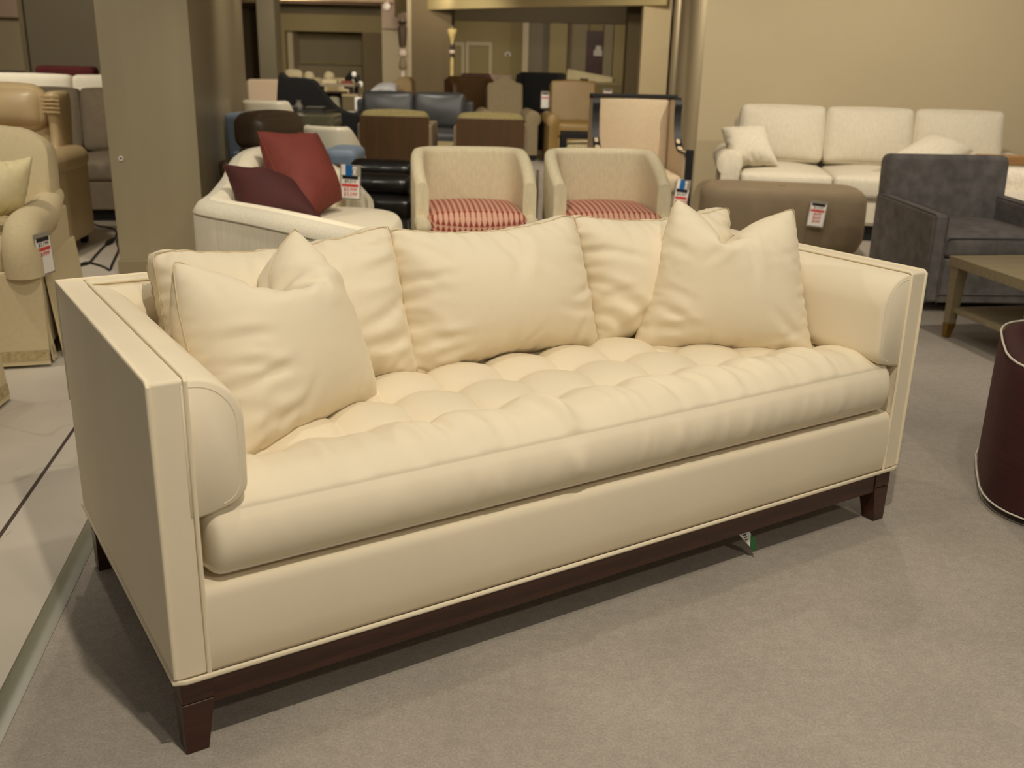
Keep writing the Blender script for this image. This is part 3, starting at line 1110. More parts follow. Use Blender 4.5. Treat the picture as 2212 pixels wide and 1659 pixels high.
# ================================================================== pieces around the cream sofa
# --- tag under the cream sofa
TY = 2.425
def sheet(px_pts, y0, dy=.0008):
    q = [at(x, y, y0) for x, y in px_pts]
    return MB().loft([[tuple(p) for p in q], [(p.x, p.y + dy, p.z) for p in q]])
tg0 = at(1610, 1146, TY)
t = thing('floor_tag', 'white and green paper tag hanging beneath the dark base rail of the cream sofa', 'tag', tg0)
def local(mb):
    return mb.xf(Matrix.Translation(-tg0))
local(sheet([(1588, 1146), (1616, 1138), (1622, 1153), (1620, 1181)], TY)).build('paper', mat('tag_paper', (1, 1, 1)), t, smooth=False)
local(sheet([(1622, 1153), (1632, 1164), (1631, 1193), (1620, 1181)], TY)).build('edge_panel', mat('tag_green', srgb(40, 104, 52), .5), t, smooth=False)
for k in range(4):
    x0, y0 = 1602 + 2.5 * k, 1151 + 5 * k
    local(sheet([(x0, y0), (x0 + 9 - k, y0 - 2.5), (x0 + 9 - k, y0 - .4), (x0, y0 + 2.1)], TY - .001)).build('print', T_BLACK, t, smooth=False)

LIN = mat('ivory_linen', srgb(204, 188, 150), .92, sheen=.15, var=.04, vscale=60, bump=.3, bscale=420)
LINP = mat('ivory_linen_welt', srgb(212, 197, 160), .9)
LINT = mat('ivory_greek_key_trim', srgb(176, 160, 118), .92, var=.25, vscale=55, stretch=(1, 1, 1.3))

# --- skirted armchair
# axes: side of the chair runs along cs (away from the camera), front looks along -cs
cs = Vector((-.267, .964, 0))
ang = math.radians(15.5)
AC = thing('skirted_armchair', 'ivory linen armchair with rolled arms and pleated skirt, partly out of frame', 'armchair', (-2.535, 4.38, 0), ang)
aw, ad = .92, .95
def skirt_panel(x0, x1, y0, y1, z0, z1, flare, nx_, name, parent, m, band=True, waves=0.004):
    """cloth hanging from (x0,y0)-(x1,y1), outward side to the right hand when walking from start to end"""
    a, b = Vector((x0, y0, 0)), Vector((x1, y1, 0))
    t_ = (b - a).normalized()
    nn = Vector((t_.y, -t_.x, 0))
    mb = MB()
    rows = []
    for k in range(13):
        v = k / 12
        z = z1 + (z0 - z1) * v
        row = []
        for i in range(nx_ + 1):
            u = i / nx_
            p_ = a + (b - a) * u + nn * (flare * v + waves * math.sin(u * 9 + 1.0) * v)
            row.append((p_.x, p_.y, z))
        rows.append(row)
    vs = [q for r_ in rows for q in r_]
    th = nn * -.008
    vs2 = [tuple(Vector(q) + th) for q in vs]
    N_ = nx_ + 1
    fs = [(k * N_ + i, k * N_ + i + 1, (k + 1) * N_ + i + 1, (k + 1) * N_ + i) for k in range(12) for i in range(nx_)]
    M_ = len(vs)
    fs += [tuple(M_ + j for j in f[::-1]) for f in fs]
    per = [i for i in range(N_)] + [k * N_ + nx_ for k in range(1, 13)] + [12 * N_ + i for i in range(nx_ - 1, -1, -1)] + [k * N_ for k in range(11, 0, -1)]
    fs += [(per[i], per[(i + 1) % len(per)], M_ + per[(i + 1) % len(per)], M_ + per[i]) for i in range(len(per))]
    mb.add(vs + vs2, fs)
    o = mb.build(name, m, parent, angle=60)
    if band:
        pr = []
        for zz in (z0 + .018, z0 + .062):
            v = (zz - z1) / (z0 - z1)
            pr.append([a + (b - a) * (i / nx_) + nn * (flare * v + waves * math.sin(i / nx_ * 9 + 1.0) * v + .0016) for i in range(nx_ + 1)])
        vs = [(q.x, q.y, z0 + .018) for q in pr[0]] + [(q.x, q.y, z0 + .062) for q in pr[1]]
        mbb = MB().add(vs, [(i, i + 1, N_ + i + 1, N_ + i) for i in range(nx_)])
        mbb.build('trim_band', LINT, o, fixn=False)
    return o
# frame body under the skirt
MB().box(-aw / 2 + .03, aw / 2 - .03, -ad / 2 + .03, ad / 2 - .03, .06, .40).build('seat_frame', LIN, AC, bevel=.01)
for s in (-1, 1):
    # sock arm: a roll along the top that turns down at the front
    cx_ = s * (aw / 2 - .085)
    pth_ = smooth_path([(cx_, .43, .605), (cx_, .33, .60), (cx_, .18, .58), (cx_, .0, .566), (cx_, -.22, .566), (cx_, -.36, .56), (cx_, -.425, .52), (cx_, -.445, .46), (cx_, -.445, .385)], 4)
    rad = []
    for q in pth_:
        rad.append(.048 + .03 * min(1, max(0, (.43 - q.y) / .35)))
    sc_ = MB().tube(pth_, rad, 18).build('arm', LIN, AC, angle=60)
    MB().loft([[(s * (aw / 2 - .15), y, .385), (s * (aw / 2 - .035), y, .385), (s * (aw / 2 - .035), y, .56), (s * (aw / 2 - .15), y, .56)] for y in (-ad / 2 + .04, .2, .44)]).build('arm_panel', LIN, sc_, bevel=.01)
# back with a rounded top
n_ = 16
poly = [(-.41, .36)] + [(-.41 + .0, .80)]
poly += [(-.41 + .16 - .16 * math.cos(PI / 2 * i / 6), .80 + .12 * math.sin(PI / 2 * i / 6)) for i in range(1, 7)] + [(-.1, .94), (.1, .94)]
poly += [(.41 - .16 + .16 * math.sin(PI / 2 * i / 6), .80 + .12 * math.cos(PI / 2 * i / 6)) for i in range(0, 7)] + [(.41, .36)]
mb = MB()
rings = []
cxz = (0, .62)
for y, k in ((.20, .86), (.165, .93), (.17, .97), (.20, 1.0), (.36, 1.0), (.38, .98)):
    rings.append([(cxz[0] + (q[0] - cxz[0]) * k, y, cxz[1] + (q[1] - cxz[1]) * k) for q in poly])
rings[0] = [(q[0], .152, q[2]) for q in rings[0]]
mb.loft(rings)
tilt(mb, 0, .38, .38, .18)
bb_ = mb.build('backrest', LIN, AC, angle=50)
mb = MB().tube([(q[0] * .985, .195, .62 + (q[1] - .62) * .985) for q in poly[1:-1]], .0045, 6)
tilt(mb, 0, .38, .38, .18)
mb.build('welt', LINP, bb_)
MB().puff((0, -.10, .45), (aw - .30, .66, .15), r=.05, puff=(0, .015, .03), n=14).build('seat_cushion', LIN, AC, angle=80)
sk = []
h_ = aw / 2 - .02
for (x0, y0, x1, y1) in ((-h_ + .0, -ad / 2, h_, -ad / 2), (h_ - .03, -ad / 2 + .02, h_ - .03, -ad / 2 + .09), (h_, -ad / 2 + .10, h_, ad / 2), (h_, ad / 2, -h_, ad / 2), (-h_, ad / 2, -h_, -ad / 2)):
    sk.append(skirt_panel(x0, x1, y0, y1, .012, .395, .035, 16, 'skirt', AC, LIN))
MB().box(h_ - .06, h_ - .03, -ad / 2 + .06, -ad / 2 + .14, .015, .39).build('skirt_pleat', LIN, sk[1])

# --- matching skirted ottoman
oc = Vector((-1.905, 3.60, 0))
an_o = math.radians(1.5)
OT = thing('skirted_ottoman', 'matching ivory linen skirted ottoman in front of the skirted armchair', 'ottoman', oc + Vector((-.385, -.335, 0)), an_o)
MB().box(-.34, .34, -.29, .29, .05, .38).build('ottoman_frame', LIN, OT, bevel=.02)
MB().puff((0, 0, .405), (.70, .60, .13), r=.05, puff=(0, 0, .03), n=12).build('cushion', LIN, OT, angle=80)
for (x0, y0, x1, y1) in ((-.34, -.29, .34, -.29), (.34, -.29, .34, .29), (.34, .29, -.34, .29), (-.34, .29, -.34, -.29)):
    skirt_panel(x0, x1, y0, y1, .012, .37, .03, 12, 'skirt', OT, LIN)

# --- pillow on the skirted armchair
throw_pillow('throw_pillow', 'ivory pillow with a knife edge seam resting against the back of the skirted armchair',
             (at(-60, 480, 4.15), at(45, 470, 4.32), at(70, 338, 4.42), at(-80, 345, 4.2)), Matrix.Identity(4), .42, .36, .15, (.45, .05, .08), 31,
             mat('ivory_pillow', srgb(222, 208, 162), .6, var=.04, vscale=30), n=(30, 28), steps=110, weltm=LINP)
price_tag('long price tag in a clear sleeve hanging from the rolled arm of the skirted armchair', at(89, 503, 4.07), math.radians(75), .085, .17, '$2,199', ['$999'], text=True, roll=math.radians(-3))

# --- pale leather wing recliner
LEA = mat('beige_leather', srgb(198, 174, 132), .38, var=.06, vscale=5, bump=.15, bscale=120)
LC = thing('wing_recliner', 'beige leather wing recliner standing behind the skirted armchair', 'recliner', (-3.40, 6.55, 0), math.radians(4))
MB().box(-.36, .36, -.40, .38, .08, .42).build('seat_frame', LEA, LC, bevel=.02)
MB().puff((0, -.05, .46), (.56, .66, .15), r=.05, puff=(0, .01, .03)).build('seat_cushion', LEA, LC, angle=80)
mb = MB().puff((0, .22, .74), (.60, .20, .50), r=.07, puff=(.01, .05, .02), n=16)
tilt(mb, 0, .3, .5, .14)
mb.build('backrest', LEA, LC, angle=80)
mb = MB().puff((-.0, .13, .905), (.58, .19, .29), r=.09, puff=(.01, .05, .02), n=16)
tilt(mb, 0, .3, .5, .10)
mb.build('head_cushion', LEA, LC, angle=80)
for s in (-1, 1):
    mb = MB()
    rings = []
    for z, y0, y1, w_ in ((.50, -.02, .34, .09), (.60, .02, .35, .085), (.72, .08, .37, .08), (.84, .08, .39, .09), (.95, .06, .40, .10), (1.01, .06, .40, .105), (1.035, .09, .38, .08)):
        rings.append([(s * .345 + x_, y_, z) for x_, y_ in ((-w_ / 2, y0 + .03), (-w_ / 4, y0), (w_ / 4, y0), (w_ / 2, y0 + .03), (w_ / 2, y1), (-w_ / 2, y1))])
    wng = mb.loft(rings).build('wing', LEA, LC, sub=1)
    for k in range(5):
        z = .90 + .025 * k
        MB().tube([(s * .345 - .055, .075, z), (s * .345 - .03, .05, z + .003), (s * .345 + .03, .05, z + .003), (s * .345 + .055, .075, z)], .006, 6).build('pleat', mat('beige_leather_light', srgb(204, 178, 134), .35), wng)
    rings = []
    for y, k in ((-.42, .85), (-.40, .97), (-.36, 1), (.2, 1), (.3, .9)):
        rings.append([(s * .40 + .085 * k * math.cos(an), y, .60 + .085 * k * math.sin(an)) for an in [2 * PI * i / 16 for i in range(16)]])
    ar_ = MB().loft(rings).build('arm', LEA, LC, angle=60)
    MB().box(*sorted((s * .34, s * .455)), -.39, .34, .07, .58).build('arm_panel', LEA, ar_, bevel=.02)
for sx in (-1, 1):
    for sy in (-1, 1):
        MB().frustum((sx * .37, sy * .34, 0), .04, .04, (sx * .37, sy * .34, .085), .06, .06).build('leg', BLACK, LC)

# --- grey fabric recliners in a row behind it
GRY = mat('warm_grey_fabric', srgb(158, 144, 122), .9, sheen=.2, var=.06, vscale=20)
wv = at(235, 215, 7.7)
S1 = thing('reclining_sofa', 'warm grey reclining sofa beside the tan pillar, behind the beige leather recliner', 'sofa', (-3.62, 8.25, 0), math.radians(10.7))
seat_unit(S1, GRY, 1.35, .98, .99, seat_h=.47, arm_h=.60, arm_w=.16, nseat=2, nback=2, base='plinth', base_z=.09, rake=.1, cush_t=.2, puff=.035)
# --- white sofa further back
WHT = mat('white_upholstery', srgb(228, 220, 200), .9, sheen=.2, var=.03, vscale=12)
S2 = thing('sofa', 'white sofa with low back cushions, beyond the grey reclining sofa', 'sofa', (-4.35, 9.75, 0), math.radians(4))
seat_unit(S2, WHT, 2.3, .95, 1.06, seat_h=.46, arm_h=.62, arm_w=.16, nseat=2, nback=2, base='legs', rake=.1, puff=.035, cush_t=.2)
mrn = mat('dark_red_fabric', srgb(88, 24, 26), .85, var=.15)
S3 = thing('accent_chair', 'dark red chair back showing above the white sofa', 'chair', (X_at(160, 11), 11.1, 0), PI)
seat_unit(S3, mrn, .62, .7, 1.13, arm='none', seat_h=.46, nback=0, rake=.05, base='legs')
S4 = thing('sofa', 'dark brown sofa end beyond the white sofa, beside the pale wall', 'sofa', (X_at(5, 13.5) - .35, 13.5, 0), .1)
seat_unit(S4, mat('dark_brown_fabric', srgb(56, 34, 26), .7, var=.15), 1.6, .9, 1.0, nseat=2, nback=2, base='legs')

# --- power cord on the concrete
ck = mat('black_cord', srgb(30, 28, 28), .5)
def cord(pts_px, r, name, label):
    P_ = [ground(*q) + Vector((0, 0, r)) for q in pts_px]
    # Catmull-Rom smoothing
    out = []
    for i in range(len(P_) - 1):
        p0, p1, p2, p3 = P_[max(i - 1, 0)], P_[i], P_[i + 1], P_[min(i + 2, len(P_) - 1)]
        for k in range(6):
            u = k / 6
            out.append(.5 * ((2 * p1) + (p2 - p0) * u + (2 * p0 - 5 * p1 + 4 * p2 - p3) * u * u + (3 * p1 - p0 - 3 * p2 + p3) * u ** 3))
    out.append(P_[-1])
    o = MB().tube(out, r, 6).build(name, ck)
    return tag(o, label, 'cord', 'cords on the concrete')
c1_ = cord([(158, 586), (172, 574), (190, 569), (212, 574), (228, 580), (237, 585), (242, 573), (250, 556), (256, 540), (252, 524), (257, 512), (250, 500)], .0065, 'power_cord', 'dark power cord looping across the pale concrete beside the tan pillar')
c2_ = cord([(160, 583), (176, 575), (192, 570), (208, 552), (226, 533), (240, 523), (251, 512), (248, 498), (232, 492), (215, 490), (200, 484)], .0065, 'power_cord', 'power cord with an inline plug lying near the grey reclining sofa')
pa, pb = ground(230, 531) + Vector((0, 0, .012)), ground(246, 519) + Vector((0, 0, .012))
MB().tube([pa, pa.lerp(pb, .15), pa.lerp(pb, .5), pa.lerp(pb, .85), pb], [.007, .016, .02, .014, .007], 8).build('inline_plug', mat('black_cord', (0, 0, 0)), c2_)
# ================================================================== middle distance
OAT = mat('oatmeal_linen', srgb(212, 200, 168), .92, sheen=.15, var=.07, vscale=70, bump=.35, bscale=380, stretch=(1, 1, .35))


def triangle_weave():
    """red velvet woven with rows of pale triangles"""
    m = bpy.data.materials.new('red_triangle_weave')
    m.use_nodes = True
    N, L = m.node_tree.nodes, m.node_tree.links
    p = N['Principled BSDF']
    p.inputs['Roughness'].default_value = .85
    tc = N.new('ShaderNodeTexCoord')
    sx = N.new('ShaderNodeSeparateXYZ')
    L.new(tc.outputs['Object'], sx.inputs[0])

    def mth(op, a, b=None):
        n_ = N.new('ShaderNodeMath')
        n_.operation = op
        for i, v in enumerate((a, b)):
            if v is None:
                continue
            if isinstance(v, (int, float)):
                n_.inputs[i].default_value = v
            else:
                L.new(v, n_.inputs[i])
        return n_.outputs[0]
    S = 1 / .030
    # along the top use y, down the front face use z: the sum works for both
    v = mth('MULTIPLY', mth('SUBTRACT', sx.outputs[2], sx.outputs[1]), S)
    u = mth('MULTIPLY', sx.outputs[0], S)
    fv = mth('FRACT', v)
    fu = mth('FRACT', u)
    tri = mth('MULTIPLY', mth('ABSOLUTE', mth('SUBTRACT', fu, .5)), 2.0)
    inside = mth('LESS_THAN', tri, mth('MULTIPLY', mth('SUBTRACT', 1.0, fv), .85))
    mix = N.new('ShaderNodeMixRGB')
    mix.inputs[1].default_value = (*srgb(206, 160, 134), 1)
    mix.inputs[2].default_value = (*srgb(140, 52, 44), 1)
    L.new(inside, mix.inputs[0])
    L.new(mix.outputs[0], p.inputs['Base Color'])
    return m


REDTRI = triangle_weave()
b1 = thing('barrel_chair', 'oatmeal barrel chair with red triangle-pattern seat, next to the curved white sofa', 'armchair', (-.255, 5.72, 0), math.radians(9), 'pair of oatmeal barrel chairs')
barrel(b1, OAT, REDTRI, w=.70, h=.80, arm_z=.645, seat_z=.475)
b2 = dup(b1, (.515, 5.82, 0), math.radians(8), 'oatmeal barrel chair with red triangle-pattern seat, next to the brown velvet ottoman')
# chrome upright of a stand seen between the two chairs
t = thing('chrome_stand', 'thin chrome upright standing between the two barrel chairs', 'stand', (at(1160, 420, 6.3).x, 6.3, 0))
MB().box(-.009, .009, -.009, .009, .012, .64).build('post', mat('chrome', (.6, .6, .62), .15, metal=1.0), t)
MB().box(-.10, .10, -.10, .10, 0, .014).build('base', mat('chrome', (0, 0, 0)), t)

# --- curved white sofa, seen from behind its near end
CW = mat('white_boucle_cloth', srgb(232, 222, 196), .92, sheen=.25, var=.03, vscale=40, bump=.3, bscale=300)
CWR = mat('white_ribbed_cloth', srgb(206, 198, 178), .92, sheen=.2, var=.10, vscale=90, stretch=(1.6, 1.6, .04), bump=.3, bscale=300)
CS = thing('curved_sofa', 'curved white sofa with dark red pillows, behind the cream velvet sofa', 'sofa', (-1.10, 5.0, 0), 0)
cpts = [(-.55, 3.98, .585), (-.75, 4.10, .60), (-1.0, 4.29, .612), (-1.25, 4.47, .622), (-1.45, 4.61, .626), (-1.555, 4.74, .628), (-1.56, 4.95, .645), (-1.555, 5.2, .705), (-1.565, 5.45, .78), (-1.52, 5.70, .80), (-1.40, 5.90, .785), (-1.2, 6.02, .73), (-1.0, 6.00, .64), (-.90, 5.93, .575), (-.84, 5.83, .54)]
# resample smoothly
sp_ = smooth_path(cpts, 4)
path = [(p.x + 1.10, p.y - 5.0, .15, .10, p.z) for p in sp_]
bs = MB().shell(path, rnd=4).build('backrest', CWR, CS, angle=65)
# padded inner lining and top
path = []
for i, p in enumerate(sp_):
    a_, b_ = sp_[max(i - 1, 0)], sp_[min(i + 1, len(sp_) - 1)]
    t_ = (b_ - a_)
    t_.z = 0
    t_.normalize()
    nn = Vector((t_.y, -t_.x, 0))
    q = Vector((p.x, p.y, 0)) + nn * .03
    path.append((q.x + 1.10, q.y - 5.0, .17, .12, p.z + .006))
MB().shell(path, rnd=4).build('inner_back', CW, CS, angle=65)
pp = [Vector((p.x + 1.10, p.y - 5.0, p.z - .058)) for p in sp_[:26]]
MB().tube([q + Vector((0, 0, -.004)) for q in pp], .004, 6).build('seam', mat('grey_seam', srgb(150, 142, 124), .9), bs)
# seats: long rounded bench and the round-ended chaise
def blob(cx, cy, rx, ry, z0, z1, ex=.7, n_=40):
    prof = []
    for k in range(9):
        a_ = PI / 2 * k / 8
        prof.append((1 - .13 * (1 - math.sin(PI / 2 * min(1, k / 3))) if k < 3 else 1 - .10 * (1 - math.cos((k - 3) / 5 * PI / 2)), z0 + (z1 - z0) * (k / 8)))
    rings = []
    for s_, z in [(.9, z0), (.97, z0 + .03), (1.0, z0 + .09)] + [(1.0 - .09 * (1 - math.cos(k / 6 * PI / 2)), z1 - .07 + .07 * math.sin(k / 6 * PI / 2)) for k in range(7)] + [(.6, z1 + .012), (.2, z1 + .016)]:
        rings.append([(cx + s_ * rx * math.copysign(abs(math.cos(t_)) ** ex, math.cos(t_)), cy + s_ * ry * math.copysign(abs(math.sin(t_)) ** ex, math.sin(t_)), z) for t_ in [2 * PI * i / n_ for i in range(n_)]])
    return MB().loft(rings)
blob(-.02, .36, .40, .58, .12, .42).build('seat_cushion', CW, CS, angle=70)
blob(.13, .17, .365, .52, .10, .475, .80).build('chaise', CW, CS, angle=70)
MB().prism([(-.35, -.2), (.15, -.2), (.15, .7), (-.35, .7)], 'z', 0, .13).build('base', BLACK, CS)

RED1 = mat('wine_velvet', srgb(116, 48, 38), .8, sheen=.12, var=.08, vscale=9, bump=.15, bscale=300)
RED2 = mat('dark_maroon_velvet', srgb(66, 20, 15), .8, sheen=.05, var=.12, vscale=9, bump=.15, bscale=300)
throw_pillow('throw_pillow', 'large wine red velvet pillow standing upright on the curved white sofa',
             (at(650, 505, 4.95), at(731, 436, 5.34), at(657, 283, 5.66), at(552, 285, 5.30)), Matrix.Identity(4), .50, .52, .14, (.62, .20, .05), 41, RED1, n=(36, 36), steps=130,
             weltm=mat('wine_welt', srgb(140, 70, 58), .8))
throw_pillow('throw_pillow', 'dark maroon velvet pillow slumped and folded on the near end of the curved sofa',
             (at(535, 520, 4.66), at(716, 502, 4.66), at(636, 392, 4.98), at(480, 356, 4.92)), Matrix.Identity(4), .52, .50, .13, (.50, .14, .06), 43, RED2, n=(36, 36), steps=130,
             weltm=mat('maroon_welt', srgb(96, 44, 40), .8))
price_tag('price tag with blue sticker standing by the wine red pillow on the curved sofa', at(757, 356, 5.62), math.radians(-4), .105, .185, '$9,019', ['$3,999', '$3,599'], blue=True, roll=math.radians(2))

# --- ottoman
TAU = mat('brown_taupe_velvet', srgb(124, 108, 84), .85, sheen=.5, var=.08, vscale=7, bump=.15, bscale=300)
OM = thing('velvet_ottoman', 'long brown taupe velvet ottoman with rounded ends, before the white three-seat sofa', 'ottoman', (1.935, 7.27, 0), math.radians(-9))
def rrect(w, d, r, n_=7):
    out = []
    for cx, cy, a0 in ((w / 2 - r, d / 2 - r, 0), (-w / 2 + r, d / 2 - r, 90), (-w / 2 + r, -d / 2 + r, 180), (w / 2 - r, -d / 2 + r, 270)):
        for i in range(n_ + 1):
            a_ = math.radians(a0 + 90 * i / n_)
            out.append((cx + r * math.cos(a_), cy + r * math.sin(a_)))
    return out
rings = []
for z, k in ((.02, .90), (.05, .95), (.12, 1.0), (.3, 1.0), (.39, .995), (.435, .97), (.46, .93), (.472, .87), (.476, .6), (.470, .12)):
    rings.append([(x * (k if k > .8 else k), y * k, z) for x, y in rrect(1.17, .58, .17)])
MB().loft(rings).build('body', TAU, OM, angle=60)
MB().lathe([(0, .481), (.018, .478), (.022, .472), (.0, .466)], n=12).build('button', TAU, OM)
MB().loft([[(x, y, z) for x, y in rrect(.95, .4, .1)] for z in (0, .03)]).build('plinth', BLACK, OM)
price_tag('price tag pinned to the front of the brown taupe ottoman', at(1771, 434, 6.905), math.radians(-9), .105, .175, '$1,319', ['$699', '$649', '$599'], roll=math.radians(5))

# --- white three-seat sofa by the tan wall
WL = mat('off_white_linen', srgb(208, 199, 178), .92, sheen=.2, var=.06, vscale=60, bump=.3, bscale=350, stretch=(1, 1, .4))
WS = thing('three_seat_sofa', 'off-white three-seat sofa with rolled arms against the tan wall', 'sofa', (2.88, 8.18, 0), math.radians(-9))
seat_unit(WS, WL, 2.50, .98, .975, seat_h=.50, seat_t=.17, arm_h=.66, arm_w=.19, nseat=3, nback=3, arm='roll', base='none', base_z=.14, rake=.22, cush_t=.19, puff=.05, arm_back=.06, seat_over=.02, ar=.105)
skirt = MB().box(-1.20, 1.20, -.47, -.455, .125, .33).build('front_panel', WL, WS, bevel=.006)
MB().box(-1.15, 1.15, -.42, .42, 0, .14).build('plinth', BLACK, WS)
throw_pillow('throw_pillow', 'off-white square pillow at the rolled arm end of the three-seat sofa',
             (at(1575, 360, 8.02), at(1682, 358, 7.98), at(1655, 270, 8.22), at(1557, 276, 8.25)), Matrix.Identity(4), .46, .42, .16, (.5, .03, .1), 51, WL, n=(28, 28), steps=100)
throw_pillow('throw_pillow', 'off-white pillow on the three-seat sofa, its top corner showing above the charcoal chair',
             (at(1900, 350, 7.80), at(2035, 395, 7.72), at(2105, 325, 7.9), at(2008, 287, 8.05)), Matrix.Identity(4), .46, .46, .16, None, 52, WL, n=(26, 26), steps=90)

# --- charcoal swivel chair
CH = mat('charcoal_velvet', srgb(118, 114, 111), .8, sheen=.5, var=.12, vscale=14, bump=.25, bscale=200, color2=srgb(146, 140, 135))
CHW = mat('charcoal_welt', srgb(116, 113, 110), .8, sheen=.4)
GC = thing('swivel_armchair', 'charcoal velvet armchair with narrow sloping arms beside the brown taupe ottoman', 'armchair', (2.66, 5.83, 0), math.radians(3.5))
seat_unit(GC, CH, .80, .84, .80, seat_h=.43, seat_t=.13, arm_h=.565, arm_w=.085, nseat=1, nback=0, arm='track', base='none', base_z=.055, rake=.10, back_t=.15, puff=.03, arm_slope=.02, seat_over=-.015, weltm=CHW)
MB().box(-.31, .31, -.415, -.40, .055, .30).build('front_panel', CH, GC, bevel=.006)
MB().tube([(-.32, -.418, .105), (.32, -.418, .105)], .004, 6).build('welt', CHW, GC)
MB().tube([(-.30, -.408, .418), (0, -.412, .422), (.30, -.408, .418)], .004, 6).build('welt', CHW, GC)
MB().lathe([(.0, 0), (.30, 0), (.30, .05), (.0, .06)], n=24).build('swivel_base', BLACK, GC)

# --- coffee table with brass tipped legs
OAK = mat('grey_washed_oak', srgb(150, 136, 106), .5, var=.14, vscale=5, stretch=(1, 9, 9), bump=.1, bscale=80)
BRS = mat('brass_cap', srgb(150, 116, 52), .35, metal=.7, var=.05)
CT = thing('coffee_table', 'grey-washed wooden coffee table with shelf and brass tipped legs', 'table', (2.185, 4.88, 0), math.radians(9.5))
# local: x to the right, y towards the camera is negative; corner at the origin
tw, td, th_ = 1.15, .66, .415
MB().loft([[(-.01, .01, th_ - .05), (tw, .01, th_ - .05), (tw, -td, th_ - .05), (-.01, -td, th_ - .05)], [(-.01, .01, th_), (tw, .01, th_), (tw, -td, th_), (-.01, -td, th_)]]).build('tabletop', OAK, CT, bevel=.003, seg=2)
MB().box(.02, tw - .03, -td + .03, -.03, .135, .160).build('shelf', OAK, CT, bevel=.002, seg=1)
for x, y, sx, sy in ((.03, -.03, 1, -1), (tw - .04, -.03, -1, -1), (.03, -td + .04, 1, 1), (tw - .04, -td + .04, -1, 1)):
    lg = MB().frustum((x - .004 * sx, y - .004 * sy, .075), .044, .044, (x, y, th_ - .045), .062, .062).build('leg', OAK, CT, bevel=.002, seg=1)
    MB().frustum((x - .008 * sx, y - .008 * sy, 0), .026, .026, (x - .004 * sx, y - .004 * sy, .075), .045, .045).build('brass_tip', BRS, lg)

# --- maroon tub chair with white welts at the frame's edge
MARO = mat('ribbed_maroon_cloth', srgb(60, 18, 18), .75, sheen=.3, var=.2, vscale=120, stretch=(.05, .05, 1), bump=.6, bscale=150)
WWELT = mat('white_welt', srgb(226, 216, 200), .7)
MT = thing('tub_chair', 'maroon ribbed tub chair edged with white piping, cut off by the frame', 'armchair', (1.985, 2.86, 0), math.radians(-22))
plan = []
for i in range(33):
    a_ = math.radians(-40 - 280 * i / 32 + 0)
    ex = .55
    plan.append((.46 * math.copysign(abs(math.cos(a_)) ** ex, math.cos(a_)), .40 * math.copysign(abs(math.sin(a_)) ** ex, math.sin(a_))))
pth = [(x, y, .085, .035, .485 + .0 * x) for x, y in plan]
MB().shell(pth, rnd=4).build('backrest', MARO, MT, angle=65)
def offset_path(P_, d_, z):
    out = []
    for i in range(len(P_)):
        a_, b_ = P_[max(i - 1, 0)], P_[min(i + 1, len(P_) - 1)]
        t_ = Vector((b_[0] - a_[0], b_[1] - a_[1], 0)).normalized()
        out.append((P_[i][0] - t_.y * d_, P_[i][1] + t_.x * d_, z))
    return out
MB().tube(offset_path(plan, -.002, .477), .0033, 8).build('welt', WWELT, MT)
MB().tube(offset_path(plan, .005, .032), .0028, 8).build('welt', WWELT, MT)
MB().loft([[(x * .84, y * .84, z) for x, y in plan] for z in (.05, .38)]).build('seat_cushion', MARO, MT, bevel=.03)
MB().loft([[(x * .9, y * .9, z) for x, y in plan] for z in (0, .036)]).build('base', BLACK, MT)

# --- boucle bench beyond the charcoal chair
BOU = mat('white_boucle', srgb(226, 216, 198), .95, var=.12, vscale=60, bump=1.0, bscale=70)
OAK2 = mat('honey_oak', srgb(150, 110, 64), .5, var=.15, vscale=5, stretch=(1, 8, 8))
BB = thing('boucle_armchair', 'white boucle seat with honey oak back rail, beyond the charcoal chair', 'chair', (3.72, 7.0, 0), math.radians(-4))
MB().box(-.42, .42, .25, .31, .655, .725).build('back_rail', OAK2, BB, bevel=.012)
for s_ in (-1, 1):
    MB().box(*sorted((s_ * .36, s_ * .40)), .26, .30, 0, .66).build('leg', OAK2, BB, bevel=.004)
    MB().box(*sorted((s_ * .36, s_ * .40)), -.30, -.26, 0, .34).build('leg', OAK2, BB, bevel=.004)
MB().box(-.37, .37, .262, .296, .58, .657).build('back_panel', mat('white_upholstery', (1, 1, 1)), BB, bevel=.004)
mb = MB().puff((0, .20, .52), (.76, .12, .22), r=.05, puff=(.0, .02, .01)).build('backrest', BOU, BB, angle=80)
MB().puff((0, -.04, .40), (.78, .56, .16), r=.05, puff=(0, .01, .02)).build('seat_cushion', BOU, BB, angle=80)
MB().box(-.35, .35, -.28, .26, .27, .33).build('seat_frame', OAK2, BB, bevel=.004)

